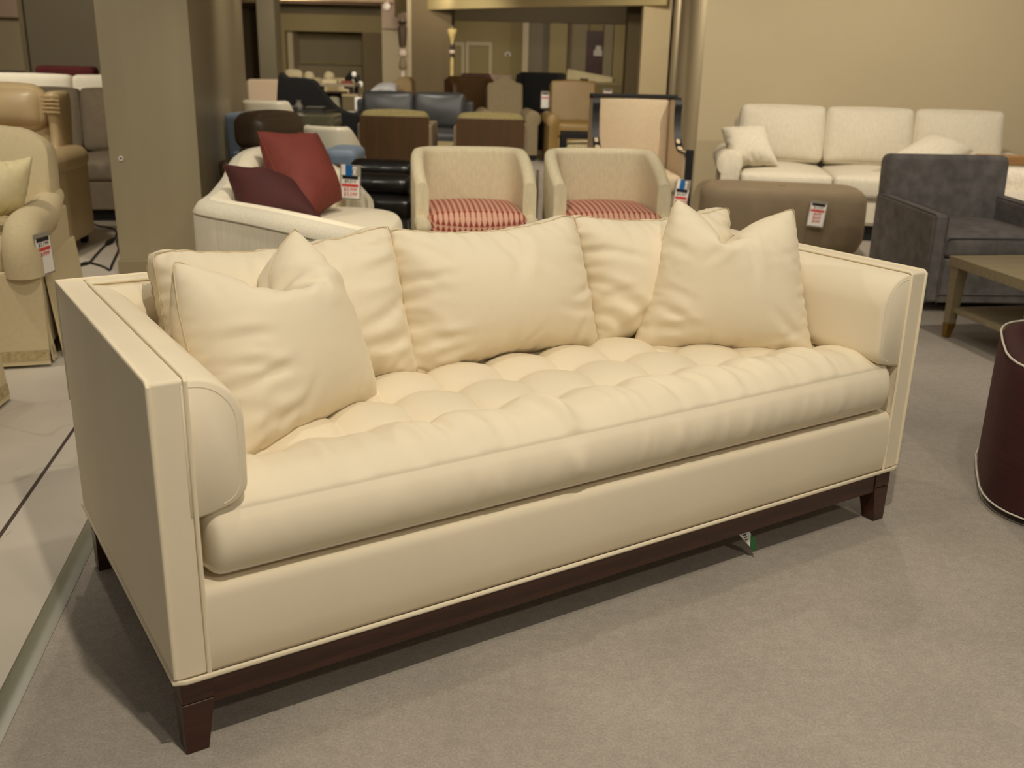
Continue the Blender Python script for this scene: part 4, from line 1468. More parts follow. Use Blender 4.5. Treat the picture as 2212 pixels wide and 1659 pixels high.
# --- black framed wing chair
WB = mat('black_lacquer', srgb(13, 12, 12), .55)
BEI = mat('beige_linen', srgb(196, 176, 146), .9, sheen=.2, var=.04, vscale=40, bump=.2, bscale=350)
WCH = thing('wing_chair', 'tall beige wing chair with black lacquered frame behind the barrel chairs', 'armchair', (.895, 7.55, 0), math.radians(4))
mb = MB().puff((0, .27, .76), (.56, .10, .60), r=.03, puff=(0, .03, 0), n=16)
tilt(mb, 0, .3, .45, .06)
mb.build('backrest', BEI, WCH, angle=80)
mb = MB().box(-.335, .335, .24, .30, 1.045, 1.07)
mb.build('top_rail', WB, WCH, bevel=.004)
for s_ in (-1, 1):
    # side wing: upright that sweeps forward into the arm
    prof = [(.30, 1.05), (.10, 1.05), (.095, .95), (.085, .86), (.05, .78), (-.02, .715), (-.12, .69), (-.30, .69), (-.30, .42), (.32, .42)]
    MB().prism(prof, 'x', *sorted((s_ * .285, s_ * .335))).build('wing', BEI, WCH, bevel=.015)
    pr = [(.30, 1.045), (.105, 1.045), (.095, .95), (.082, .86), (.045, .775), (-.025, .712), (-.12, .688), (-.31, .688)]
    pts = smooth_path([(0, a_, b_) for a_, b_ in pr], 4)
    vs, fs = [], []
    rings = []
    for q in pts:
        rings.append([(s_ * .283, q.y - .002, q.z + .003), (s_ * .337, q.y - .002, q.z + .003), (s_ * .337, q.y - .012, q.z - .009), (s_ * .283, q.y - .012, q.z - .009)])
    fr_ = MB().loft(rings).build('frame_rail', WB, WCH, angle=50)
    MB().box(*sorted((s_ * .300, s_ * .350)), -.335, -.295, 0, .71).build('front_post', WB, WCH, bevel=.003)
    MB().frustum((s_ * .30, .34, 0), .04, .04, (s_ * .30, .29, .44), .045, .045).build('leg', WB, WCH)
MB().puff((0, -.03, .455), (.58, .58, .14), r=.045, puff=(0, .01, .03)).build('seat_cushion', BEI, WCH, angle=80)
MB().box(-.30, .30, -.30, .30, .30, .40).build('seat_frame', BEI, WCH, bevel=.01)
price_tag('price tag with blue sticker hanging from the wing chair post', at(1478, 388, 7.235), math.radians(4), .095, .215, '$4,097', ['$1,499'], blue=True, roll=math.radians(6))

# --- black framed stool
ST = thing('black_framed_bench', 'black wooden framed bench with a pale patterned seat beside the wing chair', 'bench', (at(1275, 300, 8.4).x, 8.5, 0), 0)
zt = at(1245, 290, 8.3).z
for s_ in (-1, 1):
    MB().box(*sorted((s_ * .20, s_ * .24)), -.22, -.18, 0, zt).build('leg', WB, ST)
    MB().box(*sorted((s_ * .20, s_ * .24)), .18, .22, 0, zt).build('leg', WB, ST)
    MB().box(*sorted((s_ * .20, s_ * .24)), -.18, .18, zt - .035, zt).build('side_rail', WB, ST)
MB().box(-.20, .20, -.22, -.18, zt - .035, zt).build('front_rail', WB, ST)
MB().box(-.20, .20, .18, .22, zt - .035, zt).build('front_rail', WB, ST)
MB().puff((0, 0, zt - .13), (.40, .36, .10), r=.03, puff=(0, 0, .02)).build('seat', mat('pale_patterned_cloth', srgb(196, 182, 140), .9, var=.3, vscale=45), ST)
# ================================================================== far end of the show-room
OLW = mat('brown_walnut_back', srgb(74, 50, 20), .5, var=.14, vscale=5, stretch=(6, 6, .6))
OLF = mat('olive_woven_fabric', srgb(140, 128, 84), .9, var=.18, vscale=60)
GSD = mat('grey_side_fabric', srgb(140, 124, 100), .9, var=.05)


def wood_back_chair(label, px0, px1, py_top, Y, group):
    xa, xb = X_at(px0, Y), X_at(px1, Y)
    w_ = xb - xa
    zt_ = at((px0 + px1) / 2, py_top + 8, Y).z
    t_ = thing('wood_back_armchair', label, 'armchair', ((xa + xb) / 2, Y + .38, 0), PI, group)   # seen from behind
    MB().box(-w_ / 2 + .01, w_ / 2 - .01, .34, .38, .16, zt_).build('back_panel', OLW, t_, bevel=.006)
    MB().puff((0, .28, zt_ - .07), (w_ - .02, .15, .22), r=.06, puff=(0, .02, .02)).build('backrest', OLF, t_, angle=80)
    for s_ in (-1, 1):
        MB().box(*sorted((s_ * (w_ / 2 - .06), s_ * (w_ / 2 + .02))), -.36, .345, .12, zt_ - .07).build('arm', GSD, t_, bevel=.02)
        MB().frustum((s_ * (w_ / 2 - .06), -.3, 0), .03, .03, (s_ * (w_ / 2 - .06), -.3, .13), .05, .05).build('leg', DARKLEG, t_)
        MB().frustum((s_ * (w_ / 2 - .06), .32, 0), .03, .03, (s_ * (w_ / 2 - .06), .32, .17), .05, .05).build('leg', DARKLEG, t_)
    MB().puff((0, -.04, .41), (w_ - .12, .62, .15), r=.04, puff=(0, 0, .02)).build('seat_cushion', OLF, t_, angle=80)
    MB().box(-w_ / 2 + .05, w_ / 2 - .05, -.34, .3, .14, .34).build('seat_frame', GSD, t_, bevel=.01)
    return t_


wood_back_chair('olive armchair with walnut panel back, seen from behind, before the charcoal leather sofa', 771, 927, 243, 9.4, 'walnut backed armchairs')
wood_back_chair('olive armchair with walnut panel back, seen from behind, before the camel-back recliner', 984, 1139, 249, 9.4, 'walnut backed armchairs')

# charcoal leather sofa
CL = mat('charcoal_leather', srgb(62, 63, 64), .34, var=.1, vscale=4, bump=.1, bscale=60)
xa, xb = X_at(770, 13), X_at(1016, 13)
DSF = thing('leather_sofa', 'charcoal leather two-cushion sofa between the walnut backed chairs', 'sofa', ((xa + xb) / 2, 12.75, 0), 0)
seat_unit(DSF, CL, xb - xa + .12, .95, .88, seat_h=.44, arm_h=.56, arm_w=.12, nseat=2, nback=2, base='legs', rake=.12, puff=.03, cush_t=.18)
# pale low table before it
CRM = mat('pale_cream_lacquer', srgb(206, 192, 140), .4, var=.04)
a, b = at(905, 312, 10.9), at(968, 296, 11.6)
t = thing('low_cream_table', 'low pale cream block table showing between the walnut backed armchairs', 'table', (a.x, 11.1, 0))
z_ = a.z
MB().box(-.42, .36, -.3, .3, z_ - .035, z_).build('tabletop', CRM, t, bevel=.004)
MB().box(-.36, .30, -.25, .25, 0, z_ - .034).build('base', CRM, t)

# black sweeping lounge chair
BV = mat('black_cloth', srgb(13, 13, 14), .85, var=.2)
BC = thing('lounge_chair', 'tall black upholstered chair with a sweeping arm line beside the grey wall', 'armchair', (-2.02, 10.5, 0), math.radians(0))
prof = [(-.45, .30), (-.38, 1.075), (-.30, 1.085), (-.06, 1.07), (.02, 1.0), (.10, .90), (.20, .80), (.32, .755), (.46, .745), (.46, .16), (-.40, .16)]
sm = smooth_path([(x, 0, z) for x, z in prof[:9]], 3)
poly = [(q.x, q.z) for q in sm] + [(.46, .16), (-.40, .16)]
MB().prism(poly, 'y', -.30, -.12).build('backrest', BV, BC, bevel=.04)
MB().prism([(.30, .14), (.46, .14), (.46, .735), (.30, .75)], 'y', -.16, .42).build('arm', BV, BC, bevel=.03)
MB().prism([(-.46, .14), (-.32, .14), (-.32, .66), (-.46, .66)], 'y', -.16, .42).build('arm', BV, BC, bevel=.03)
MB().puff((0, .16, .38), (.66, .58, .16), r=.05, puff=(0, 0, .03)).build('seat_cushion', BV, BC, angle=80)
for sx in (-1, 1):
    for y in (-.22, .36):
        MB().frustum((sx * .36, y, 0), .03, .03, (sx * .36, y, .17), .05, .05).build('leg', DARKLEG, BC)

# beige tall-backed chair by the pier
PCH = thing('host_chair', 'pale pink-beige chair with a dark frame by the grey pier', 'chair', (X_at(597, 11.5), 11.5, 0), math.radians(25))
seat_unit(PCH, mat('pink_beige_cloth', srgb(214, 192, 164), .9, var=.03), .58, .62, 1.02, arm='none', nback=0, rake=.12, seat_h=.46)
for s_ in (-1, 1):
    MB().tube([(s_ * .28, .28, .45), (s_ * .30, .1, .70), (s_ * .30, -.18, .66), (s_ * .28, -.26, .10)], .02, 6).build('arm', WB, PCH)

# white glossy barrel back with a patterned throw, by the pillar
GLW = mat('white_glossy_leather', srgb(232, 224, 200), .28, var=.03)
LB = mat('light_blue_leather', srgb(128, 146, 166), .45, var=.06, vscale=4)
BRN = mat('dark_brown_leather', srgb(84, 68, 50), .42, var=.15, vscale=5)
t = thing('club_chair', 'white leather chair with a rounded back near the far side of the tan pillar', 'armchair', (-2.09, 8.6, 0), math.radians(172))
barrel(t, GLW, GLW, w=.44, d=.48, h=at(580, 216, 8.5).z, arm_z=.60, seat_z=.46)
t = thing('club_chair', 'light blue leather chair behind the dark brown leather recliner', 'armchair', (-1.83, 7.78, 0), math.radians(80))
seat_unit(t, LB, .60, .60, .87, seat_h=.44, arm_h=.60, arm_w=.11, nseat=1, nback=0, base='legs', rake=.08)
th = MB()
za = at(575, 243, 7.7).z
vs, fs = [], []
for i in range(9):
    for j in range(7):
        u, v_ = i / 8, j / 6
        x_ = X_at(540, 7.6) + (X_at(622, 7.6) - X_at(540, 7.6)) * u
        vs.append((x_, 7.56 - .01 * math.sin(6 * u) + .02 * (1 - v_), za + .01 * math.sin(4 * u) - .13 * v_ - .05 * u + .02 * math.sin(9 * u + 3 * v_)))
for i in range(8):
    for j in range(6):
        k = i * 7 + j
        fs.append((k, k + 1, k + 8, k + 7))
thr = th.add(vs, fs).build('throw_blanket', mat('pale_blue_throw', srgb(196, 204, 210), .9, var=.16, vscale=14), sub=1)
thr.modifiers.new('cloth', 'SOLIDIFY').thickness = .012
tag(thr, 'pale blue and white throw draped over the light blue leather chair', 'throw')
t = thing('leather_recliner', 'dark brown leather recliner with a rounded back behind the wine red pillow', 'recliner', (X_at(602, 6.75) + .06, 6.92, 0), math.radians(60))
seat_unit(t, BRN, .74, .80, .70, seat_h=.42, arm_h=.56, arm_w=.13, nseat=1, nback=1, base='plinth', rake=.15, cush_t=.2, puff=.05)
hb = MB().puff((0, .25, .79), (.50, .26, .24), r=.08, puff=(.0, .03, .02), n=14)
hb.build('headrest', BRN, t, angle=80)

# dark console with trays
DG = mat('dark_green_lacquer', srgb(30, 32, 26), .35, var=.1)
GLS = mat('smoked_glass', srgb(96, 94, 74), .12, var=.03, coat=.3)
zc = at(660, 238, 9.5).z
t = thing('console_table', 'dark console table below the black lounge chair, with small trays on top', 'table', (X_at(664, 9.6), 9.6, 0), 0)
MB().box(-.24, .24, -.18, .18, zc - .07, zc).build('tabletop', DG, t, bevel=.004)
for sx in (-1, 1):
    for sy in (-1, 1):
        MB().box(sx * .21 - .018, sx * .21 + .018, sy * .15 - .018, sy * .15 + .018, 0, zc - .069).build('leg', DG, t)
TRY = mat('pewter_tray', srgb(150, 146, 138), .3, metal=.4)
for k, (px, w_) in enumerate(((620, .17), (677, .17), (640, .05))):
    x_ = X_at(px, 9.55)
    if k < 2:
        o = MB().loft([[(x_ - w_ / 2 + .02, 9.50, zc + .001), (x_ + w_ / 2 - .02, 9.50, zc + .001), (x_ + w_ / 2 - .02, 9.64, zc + .001), (x_ - w_ / 2 + .02, 9.64, zc + .001)],
                       [(x_ - w_ / 2, 9.48, zc + .03), (x_ + w_ / 2, 9.48, zc + .03), (x_ + w_ / 2, 9.66, zc + .03), (x_ - w_ / 2, 9.66, zc + .03)]]).build('tray', TRY)
        tag(o, ['small pewter tray on the console end near the pillar', 'small pewter tray on the console end near the black chair'][k], 'tray', 'trays on the console')
    else:
        o = MB().lathe([(.0, 0), (.035, 0), (.04, .03), (.02, .07), (.025, .085), (0, .085)], (x_, 9.57, zc), n=14).build('small_jar', TRY, angle=70)
        tag(o, 'small dark jar between the two trays on the console', 'jar')
t = thing('side_cabinet', 'smoked glass cabinet standing before the dark console table', 'cabinet', (X_at(672, 9.05), 9.1, 0))
za, xw = at(670, 250, 8.9).z, .40
MB().box(-xw / 2, xw / 2, -.2, .2, .08, za).build('body', DG, t, bevel=.012)
MB().box(-xw / 2 - .01, xw / 2 + .01, -.21, .21, za - .10, za + .01).build('top_band', GLS, t, bevel=.02)
MB().box(-xw / 2 + .04, xw / 2 - .04, -.206, -.2, .12, za - .16).build('door', mat('near_black_glass', srgb(14, 18, 14), .15), t)
for sx in (-1, 1):
    MB().box(sx * .13 - .02, sx * .13 + .02, -.17, .17, 0, .082).build('foot', DG, t)

t = thing('tub_chair', 'small white chair with a curved back in front of the smoked glass cabinet', 'armchair', (X_at(716, 8.4), 8.42, 0), math.radians(160))
barrel(t, GLW, GLW, w=.46, d=.50, h=at(722, 272, 8.3).z, arm_z=.50, seat_z=.42)

# light blue bench ottomans and black bolster bench
def low_bench(label, px0, px1, py, Y, d_, m, rr=.05):
    xa_, xb_ = X_at(px0, Y), X_at(px1, Y)
    z_ = at((px0 + px1) / 2, py, Y + d_ / 2).z
    t_ = thing('bench_ottoman', label, 'ottoman', ((xa_ + xb_) / 2, Y + d_ / 2, 0))
    w_ = xb_ - xa_
    MB().puff((0, 0, z_ - .075), (w_, d_, .15), r=rr, puff=(0, 0, .015)).build('cushion', m, t_, angle=80)
    MB().box(-w_ / 2 + .03, w_ / 2 - .03, -d_ / 2 + .03, d_ / 2 - .03, .10, z_ - .13).build('body', m, t_, bevel=.01)
    for sx in (-1, 1):
        for sy in (-1, 1):
            MB().frustum((sx * (w_ / 2 - .06), sy * (d_ / 2 - .06), 0), .025, .025, (sx * (w_ / 2 - .06), sy * (d_ / 2 - .06), .105), .04, .04).build('leg', DARKLEG, t_)
    return t_
low_bench('light blue leather bench in front of the walnut backed armchair', 690, 764, 318, 7.5, .5, LB)
low_bench('light blue leather bench nearest the barrel chairs, behind the black bolsters', 790, 905, 356, 6.75, .45, LB)
BL = mat('black_leather', srgb(26, 24, 22), .28, var=.12, vscale=5)
CHR = mat('chrome', (1, 1, 1))
t = thing('chrome_lounge_bench', 'black leather lounge bench with two roll bolsters on chrome legs', 'bench', (-.88, 6.38, 0), math.radians(-6))
for k, (y, z, l_) in enumerate(((.10, .60, .40), (-.12, .535, .46))):
    rings = []
    for x_, kk in ((-l_ / 2, .7), (-l_ / 2 + .02, .93), (-l_ / 2 + .06, 1), (-.02, 1.0), (0, .95), (.02, 1.0), (l_ / 2 - .06, 1), (l_ / 2 - .02, .93), (l_ / 2, .7)):
        rings.append([(x_, y + .085 * kk * math.cos(a_), z + .07 * kk * math.sin(a_)) for a_ in [2 * PI * i / 18 for i in range(18)]])
    MB().loft(rings).build('bolster', BL, t, angle=60)
MB().puff((.02, -.02, .40), (.50, .50, .14), r=.05, puff=(0, 0, .02)).build('seat_cushion', BL, t, angle=80)
for sx in (-1, 1):
    for sy in (-1, 1):
        MB().tube([(sx * .22, sy * .2, .34), (sx * .23, sy * .21, 0)], .012, 8).build('leg', CHR, t)

# ---- recliners in front of the far wall
CAM = mat('taupe_chenille', srgb(142, 128, 100), .92, sheen=.2, var=.07, vscale=30)
t = thing('camel_back_recliner', 'taupe recliner with a humped camel-back, beside the tan leather recliner', 'recliner', (X_at(1097, 14.05), 14.05, 0), math.radians(6))
seat_unit(t, CAM, .84, .92, 1.07, seat_h=.50, arm_h=.66, arm_w=.20, arm='roll', nseat=1, nback=0, camel=.11, rake=.28, back_t=.26, base='plinth', ar=.11)
TANL = mat('tan_leather', srgb(138, 112, 62), .42, var=.07, vscale=5)
t = thing('leather_recliner', 'tan leather recliner with rolled arms and price tag on its back', 'recliner', (X_at(1249, 13.5), 13.6, 0), math.radians(4))
seat_unit(t, TANL, .86, .88, 1.04, seat_h=.54, seat_t=.18, arm_h=.655, arm_w=.15, arm='roll', nseat=1, nback=0, camel=.012, rake=.26, back_t=.24, base='plinth', seat_over=.02)
price_tag('tiny white price tag on the back corner of the tan leather recliner', at(1313, 192, 13.9), 0, .11, .15, '', [], text=False)
price_tag('tiny pink-white price tag on the side of the camel-back recliner', at(1178, 197, 14.1), 0, .10, .22, '', [], text=False)
t = thing('tall_wing_chair', 'tall black wing chair behind the camel-back recliner', 'armchair', (X_at(1160, 15.8), 15.8, 0), math.radians(-20))
MB().box(-.36, .36, .20, .34, .15, 1.13).build('backrest', BV, t, bevel=.03)
for s_ in (-1, 1):
    MB().prism([(-.05, .14), (.33, .14), (.33, 1.12), (.10, 1.10), (-.02, .78), (-.34, .66), (-.34, .14)], 'x', *sorted((s_ * .28, s_ * .37))).build('wing', BV, t, bevel=.02)
MB().puff((0, -.06, .44), (.56, .54, .16), r=.04, puff=(0, 0, .02)).build('seat_cushion', BV, t, angle=80)
MB().box(-.28, .28, -.30, .22, 0.0, .36).build('seat_frame', BV, t)
BRL = mat('cognac_leather', srgb(80, 56, 28), .5, var=.12, vscale=5)
t = thing('wing_recliner', 'cognac brown leather wing chair beside the charcoal sofa', 'armchair', (X_at(1032, 15.0), 15.0, 0), math.radians(35))
MB().box(-.34, .34, .18, .34, .12, 1.06).build('backrest', BRL, t, bevel=.05)
for s_ in (-1, 1):
    MB().prism([(-.02, .12), (.33, .12), (.33, 1.02), (.16, 1.04), (.06, .95), (.02, .72), (-.38, .62), (-.38, .12)], 'x', *sorted((s_ * .27, s_ * .38))).build('wing', BRL, t, bevel=.03)
MB().puff((0, -.08, .44), (.54, .56, .16), r=.05, puff=(0, 0, .03)).build('seat_cushion', BRL, t, angle=80)
for sx in (-1, 1):
    for y in (-.32, .26):
        MB().frustum((sx * .3, y, 0), .03, .03, (sx * .3, y, .13), .05, .05).build('leg', DARKLEG, t)
def simple_chair(label, px, Y, top_py, w_, m, rz_=0.0, name='accent_chair', cat='chair', arm='none'):
    t_ = thing(name, label, cat, (X_at(px, Y), Y, 0), rz_)
    zt_ = at(px, top_py, Y + .3).z
    seat_unit(t_, m, w_, .75, zt_, seat_h=.45, arm_h=.6, nseat=1, nback=0, arm=arm, rake=.12, back_t=.16)
    return t_
simple_chair('dark red-brown chair top showing behind the cognac wing chair', 1027, 17.5, 160, .52, mat('oxblood_leather', srgb(84, 40, 28), .5, var=.15))
simple_chair('mauve-grey chair top between the cognac chair and the tall black wing chair', 1082, 18.7, 163, .46, mat('mauve_cloth', srgb(150, 126, 112), .9))
simple_chair('pink-brown chair top between the tall black wing chair and tan recliner', 1222, 17.0, 176, .40, mat('pink_brown_cloth', srgb(160, 122, 92), .9))
# long sideboard / pale bed end by the far door
t = thing('bed', 'cream upholstered bed with a sloping headboard under the dark red door', 'bed', (X_at(1275, 24), 24, 0), math.radians(-20))
rings = []
for x_ in (-.55, -.2, .2, .55):
    zt_ = 1.14 - .16 * (x_ + .55) / 1.1
    rings.append([(x_, .0, .1), (x_, .0, zt_ - .05), (x_, .04, zt_), (x_, .10, zt_), (x_, .14, zt_ - .05), (x_, .14, .1)])
MB().loft(rings).build('headboard', mat('cream_cloth_far', srgb(206, 192, 150), .9), t)
MB().puff((0, -.8, .45), (1.05, 1.5, .3), r=.08, puff=(0, 0, .03)).build('mattress', mat('cream_cloth_far', (0, 0, 0)), t)
MB().box(-.55, .55, -1.55, 0, .06, .32).build('bed_frame', mat('cream_cloth_far', (0, 0, 0)), t)
t = thing('sideboard', 'long pale khaki sideboard beyond the tan leather recliner', 'sideboard', (X_at(1290, 19.5), 19.5, 0))
zs_ = at(1290, 178, 19.3).z
w_ = X_at(1342, 19.3) - X_at(1225, 19.3)
MB().box(-w_ / 2, w_ / 2, -.22, .22, zs_ - .04, zs_).build('top', mat('khaki_top', srgb(172, 152, 104), .5), t)
MB().box(-w_ / 2 + .03, w_ / 2 - .03, -.20, .20, .08, zs_ - .04).build('body', WALL_OLIVE, t)
for sx in (-1, 1):
    MB().box(sx * w_ * .4 - .03, sx * w_ * .4 + .03, -.15, .15, 0, .082).build('foot', DARKLEG, t)
for k, (px, w_, h_, lab) in enumerate(((1264, .14, .06, 'dark shallow bowl on the far sideboard'), (1236, .18, .035, 'brown flat tray on the far sideboard'))):
    o = MB().lathe([(0, 0), (w_ * .5, .0), (w_ * .62, h_), (w_ * .58, h_), (w_ * .45, .012), (0, .012)], (X_at(px, 19.4), 19.42, zs_), n=18).build(['bowl', 'tray'][k], [BRN, OLW][k], angle=60)
    tag(o, lab, ['bowl', 'tray'][k])

# ---- items in front of the niche bay
CRE = mat('cream_far_cloth', srgb(226, 212, 172), .9, var=.03)
t = thing('sofa', 'cream sofa with bolster cushions standing in the far niche bay', 'sofa', (X_at(690, 24), 24, 0))
seat_unit(t, CRE, 1.9, .9, at(650, 168, 24).z, seat_h=.45, arm_h=.62, arm_w=.14, nseat=2, nback=2, base='legs', rake=.12)
for k, (px, py, lab) in enumerate(((634, 161, 'long cream bolster on the far cream sofa'), (668, 166, 'small cream pillow next to the bolster on the far sofa'), (711, 166, 'small cream pillow at the free end of the far sofa'))):
    c_ = at(px, py, 23.75)
    o = MB().puff((0, 0, 0), (.40 if k == 0 else .22, .14, .20), r=.06, puff=(.01, .03, .02)).build('cushion', CRE, angle=80)
    o.location = (c_.x, c_.y, c_.z)
    o.rotation_euler = (0, (-.0, .25, .35)[k], 0)
    tag(o, lab, 'cushion', 'cushions on the far cream sofa')
t = thing('dining_table', 'cluttered pale dining table beyond the black lounge chair', 'table', (X_at(725, 15.9), 15.9, 0))
zt_ = at(725, 180, 15.7).z
MB().box(-.33, .33, -.30, .30, zt_ - .04, zt_).build('tabletop', mat('greyish_oak', srgb(176, 160, 134), .5), t)
for sx in (-1, 1):
    for sy in (-1, 1):
        MB().box(sx * .27 - .03, sx * .27 + .03, sy * .24 - .03, sy * .24 + .03, 0, zt_ - .039).build('leg', DARKLEG, t)
RDB = mat('red_book', srgb(150, 76, 58), .7)
for k, (px, m_, w_, h_, lab) in enumerate(((748, RDB, .16, .04, 'red book on the cluttered far dining table'), (712, CRE, .22, .05, 'stack of cream paper on the cluttered far table'))):
    o = MB().box(-w_ / 2, w_ / 2, -.08, .08, 0, h_).build(['book', 'paper_stack'][k], m_, bevel=.004)
    o.location = (X_at(px, 15.72), 15.72, zt_)
    tag(o, lab, ['book', 'paper'][k])
# dark sculpture lamp with white globes
t = thing('globe_lamp', 'black sculptural lamp with two small white globes in the far bay', 'lamp', (X_at(760, 20), 20, 0))
GLB = mat('white_globe', srgb(240, 232, 214), .4, emit=.35)
zc0, zc1 = at(766, 160, 20), at(780, 181, 20)
MB().lathe([(0, 0), (.16, 0), (.16, .03), (.03, .05), (.025, .7), (0, .7)], n=14).build('base', BLACK, t)
MB().tube([(-.12, 0, .70), (-.08, 0, zc0.z - .1), (.0, 0, zc0.z), (.08, 0, zc0.z - .06), (.12, 0, .72)], [.05, .07, .07, .06, .05], 8).build('arch', BLACK, t)
for c_ in (zc0, zc1):
    x_ = c_.x - X_at(760, 20)
    MB().lathe([(0, -.05), (.035, -.04), (.05, 0), (.035, .04), (0, .05)], (x_, -.08, c_.z), n=14).build('globe', GLB, t, angle=80)
# box cabinet and small white vase
t = thing('nightstand', 'small khaki nightstand with a pale top beside the charcoal leather sofa', 'nightstand', (X_at(755, 14.2), 14.3, 0))
zt_ = at(755, 206, 14.0).z
MB().box(-.105, .105, -.16, .16, .06, zt_ - .02).build('body', mat('khaki_paint', srgb(128, 114, 80), .6), t)
MB().box(-.11, .11, -.17, .17, zt_ - .02, zt_ + .01).build('top', mat('pale_top', srgb(206, 186, 144), .5), t)
for sx in (-1, 1):
    MB().box(sx * .08 - .015, sx * .08 + .015, -.14, .14, 0, .062).build('foot', DARKLEG, t)
t = thing('bookcase', 'brown open bookcase end behind the khaki nightstand', 'bookcase', (X_at(722, 14.8), 14.9, 0))
zt_ = at(722, 198, 14.8).z
MB().box(-.13, .13, .1, .13, 0, zt_).build('back_panel', OLW, t)
for sx in (-1, 1):
    MB().box(sx * .13 - .012, sx * .13 + .012, -.12, .13, 0, zt_).build('side_panel', OLW, t)
for z_ in (.05, .4, zt_ - .02):
    MB().box(-.12, .12, -.12, .12, z_, z_ + .02).build('shelf', OLW, t)
c_ = at(773, 222, 13.4)
t = thing('table_lamp', 'tiny white cylinder lamp at the charcoal sofa end', 'lamp', (c_.x, 13.42, 0))
MB().lathe([(0, 0), (.09, 0), (.09, .015), (.012, .03), (.012, c_.z - .09), (0, c_.z - .09)], n=12).build('stand', CHR, t)
MB().lathe([(.0, -.09), (.045, -.09), (.045, .07), (0, .075)], (0, 0, c_.z), n=14).build('shade', GLB, t, angle=60)
o = throw_pillow('throw_pillow', 'grey-green pillow leaning beside the black lounge chair',
                 (at(712, 246, 11.5), at(740, 246, 11.5), at(733, 212, 11.7), at(704, 214, 11.7)), Matrix.Identity(4), .30, .30, .12, None, 61, mat('grey_green_cloth', srgb(140, 138, 118), .9, var=.15, vscale=12), n=(18, 18), steps=60)
t = thing('bench_ottoman', 'narrow pale grey topped bench behind the sweeping black chair', 'bench', (X_at(750, 11.9), 11.9, 0))
zt_ = at(750, 243, 11.8).z
MB().box(-.28, .28, -.3, .3, zt_ - .06, zt_).build('top', mat('pale_grey_top', srgb(196, 192, 184), .5), t, bevel=.01)
MB().box(-.26, .26, -.28, .28, .0, zt_ - .055).build('body', DG, t)
# camel chaise with white glossy pillow behind the charcoal sofa
t = thing('chaise_lounge', 'camel chaise lounge behind the charcoal leather sofa', 'chaise', (X_at(835, 17.5), 17.6, 0))
CAL = mat('camel_cloth', srgb(190, 164, 120), .85, var=.06)
z0_, z1_ = at(790, 192, 17.4).z, at(850, 166, 17.4).z
MB().prism([(-.6, .12), (-.6, z0_ - .12), (-.2, z0_ - .04), (.1, z1_ - .10), (.25, z1_), (.40, z1_), (.45, z1_ - .08), (.45, .12)], 'y', -.3, .3).build('backrest', CAL, t, bevel=.04)
MB().puff((0, -.55, .38), (1.05, .7, .18), r=.06, puff=(0, 0, .03)).build('seat_cushion', CAL, t, angle=80)
MB().box(-.5, .45, -.85, .3, 0, .14).build('base', BLACK, t)
throw_pillow('throw_pillow', 'shiny white pillow lying on the camel chaise lounge',
             (at(795, 202, 16.95), at(856, 198, 16.95), at(862, 184, 17.2), at(822, 182, 17.2)), Matrix.Identity(4), .42, .30, .13, None, 62, mat('shiny_white_cloth', srgb(236, 238, 240), .35), n=(18, 18), steps=60)

# hanging bead-and-tassel ornaments on the column's two sides
def ornament(label, px, Y, items):
    c_ = at(px, 60, Y)
    t_ = thing('hanging_ornament', label, 'ornament', (c_.x, Y, 0), 0, 'ornaments hung on the far column')
    top = at(px, items[0][0] - 6, Y).z
    bot = at(px, items[-1][1], Y).z
    MB().tube([(0, 0, bot), (0, 0, top), (.03, .12, top)], .012, 6).build('wire', mat('wire_grey', srgb(150, 138, 112), .5), t_)
    for y0_, y1_, r0_, r1_, m_ in items:
        za_, zb_ = at(px, y0_, Y).z, at(px, y1_, Y).z
        h_ = za_ - zb_
        MB().lathe([(0, zb_), (r1_ * .8, zb_ + .02 * h_), (r1_, zb_ + .2 * h_), ((r0_ + r1_) / 2, zb_ + .55 * h_), (r0_, zb_ + .88 * h_), (r0_ * .7, za_), (0, za_)], n=12).build('bead', m_, t_, angle=70)
TSS = mat('straw_tassel', srgb(206, 184, 120), .8, var=.2, vscale=40)
IVB = mat('ivory_bead', srgb(214, 196, 176), .5, var=.1)
DKB = mat('dark_bead', srgb(66, 52, 42), .5)
ornament('string of dark and ivory shades hanging on the niche side of the far column', 869, 20.35, [(46, 54, .09, .06, DKB), (55, 103, .09, .075, mat('dark_brown_shade', srgb(82, 66, 50), .7)), (106, 122, .07, .10, IVB), (124, 150, .05, .08, CAM), (152, 172, .04, .06, IVB)])
ornament('string of straw tassels and beads hanging on the recliner side of the far column', 977, 19.7, [(62, 96, .10, .035, TSS), (98, 106, .05, .05, DKB), (108, 116, .05, .06, IVB), (116, 122, .04, .04, DKB), (124, 172, .035, .04, TSS), (174, 196, .07, .035, IVB)])
# ================================================================== light
SC.view_settings.view_transform = 'Standard'
SC.view_settings.look = 'None'
SC.view_settings.exposure = 0.10
w = bpy.data.worlds.new('world')
SC.world = w
w.use_nodes = True
bg = w.node_tree.nodes['Background']
bg.inputs['Color'].default_value = (1.0, .92, .80, 1)
bg.inputs['Strength'].default_value = 0.165
WARM = (1.0, .90, .74)


def spot(loc, target, power, angle=70, blend=.6, size=.05, col=WARM):
    l = bpy.data.lights.new('track_or_fill_spot', 'SPOT')
    l.energy, l.spot_size, l.spot_blend, l.shadow_soft_size, l.color = power, math.radians(angle), blend, size, col
    o = bpy.data.objects.new('track_or_fill_spot', l)
    COL.objects.link(o)
    o.location = loc
    o.rotation_euler = (Vector(target) - Vector(loc)).to_track_quat('-Z', 'Y').to_euler()
    return o


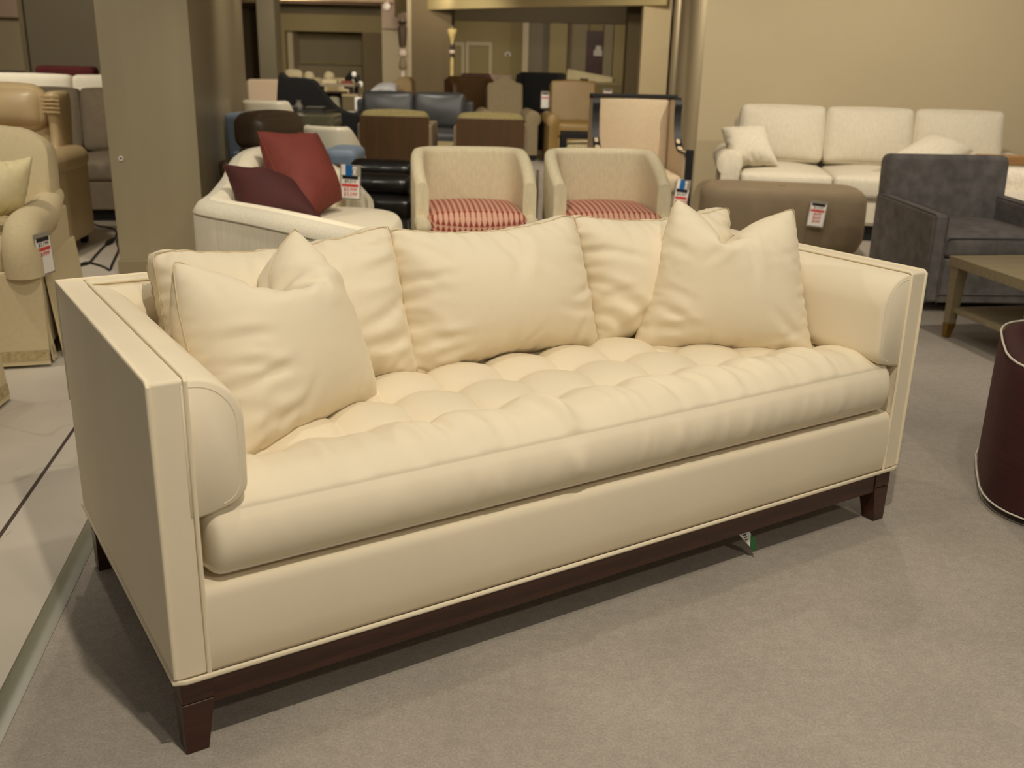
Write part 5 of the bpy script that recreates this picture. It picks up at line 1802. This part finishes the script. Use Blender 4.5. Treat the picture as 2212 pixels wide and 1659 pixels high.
# over the cream sofa
spot((.30, .70, 3.05), (.0, 2.2, .35), 158, 85, .7, .035)
spot((.05, 2.35, 3.15), (-.25, 2.1, .4), 38, 80, .8, .06)
spot((1.35, 1.7, 3.1), (.75, 2.9, .4), 36, 80, .8, .06)
spot((-1.7, 5.0, 2.95), (1.0, 2.4, .0), 80, 70, .5, .05)
spot((1.5, -.7, 2.85), (.2, 2.0, .25), 72, 75, .8, .06)  # frontal fill, added to brighten the front of the sofa
spot((-1.66, 19.5, 2.66), (-1.64, 20.9, 2.35), 22, 95, .9, .05)
# concrete side
spot((-1.5, 2.6, 3.1), (-2.1, 3.6, 0), 70, 80, .7, .06)
spot((-2.7, 3.6, 2.95), (-2.6, 5.4, .4), 90, 95, .8, .08)
spot((-3.0, 5.6, 2.95), (-3.2, 7.6, .4), 90, 100, .8, .08)
# curved sofa and barrel chairs
spot((-.6, 3.9, 3.0), (-.9, 5.5, .4), 120, 75, .7, .05)
spot((.4, 4.1, 2.95), (.3, 5.8, .4), 95, 75, .8, .06)
# white sofa wall, charcoal chair, table
spot((2.0, 6.2, 2.72), (2.3, 8.8, .8), 155, 110, .9, .06)
spot((4.0, 5.8, 2.9), (3.9, 8.4, 1.0), 155, 110, .9, .06)
spot((2.4, 3.6, 3.0), (2.6, 5.4, .3), 90, 80, .8, .06)
spot((1.5, 4.4, 2.95), (1.9, 3.2, .0), 45, 80, .7, .06)
spot((.35, 5.5, 2.95), (.9, 7.5, .7), 75, 70, .8, .06)  # added to brighten the wing chair
# mid and far bays: wide spots added to fill the dark far area
for x, y, tx, ty, p in ((-1.2, 7.6, -1.6, 9.2, 90), (.9, 6.4, .9, 8.0, 60), (-.4, 8.4, -.6, 10.6, 60), (-1.4, 11.6, -1.5, 13.4, 80), (.6, 11.6, .5, 14.0, 100), (-2.4, 9.3, -2.4, 11.0, 80),
                        (.8, 9.3, 2.1, 11.5, 120), (1.6, 14.8, 2.4, 17.5, 120), (-1.6, 17.8, -1.9, 21.2, 160), (.6, 21.5, .8, 26.5, 130), (-3.6, 14.5, -3.6, 18, 100), (-4.4, 21, -5, 25, 120), (-6.2, 26.2, -5.5, 31, 130),  # first one on this row added to brighten the side wall
                        (.0, 27.2, .3, 31, 120), (2.4, 27.4, 2.4, 31, 90), (-3.3, 24, -3.2, 28, 150), (-6.5, 14.5, -8, 19, 200), (-5, 9, -5, 12, 130)):
    spot((x, y, 2.68), (tx, ty, .6), p, 125, .9, .12)
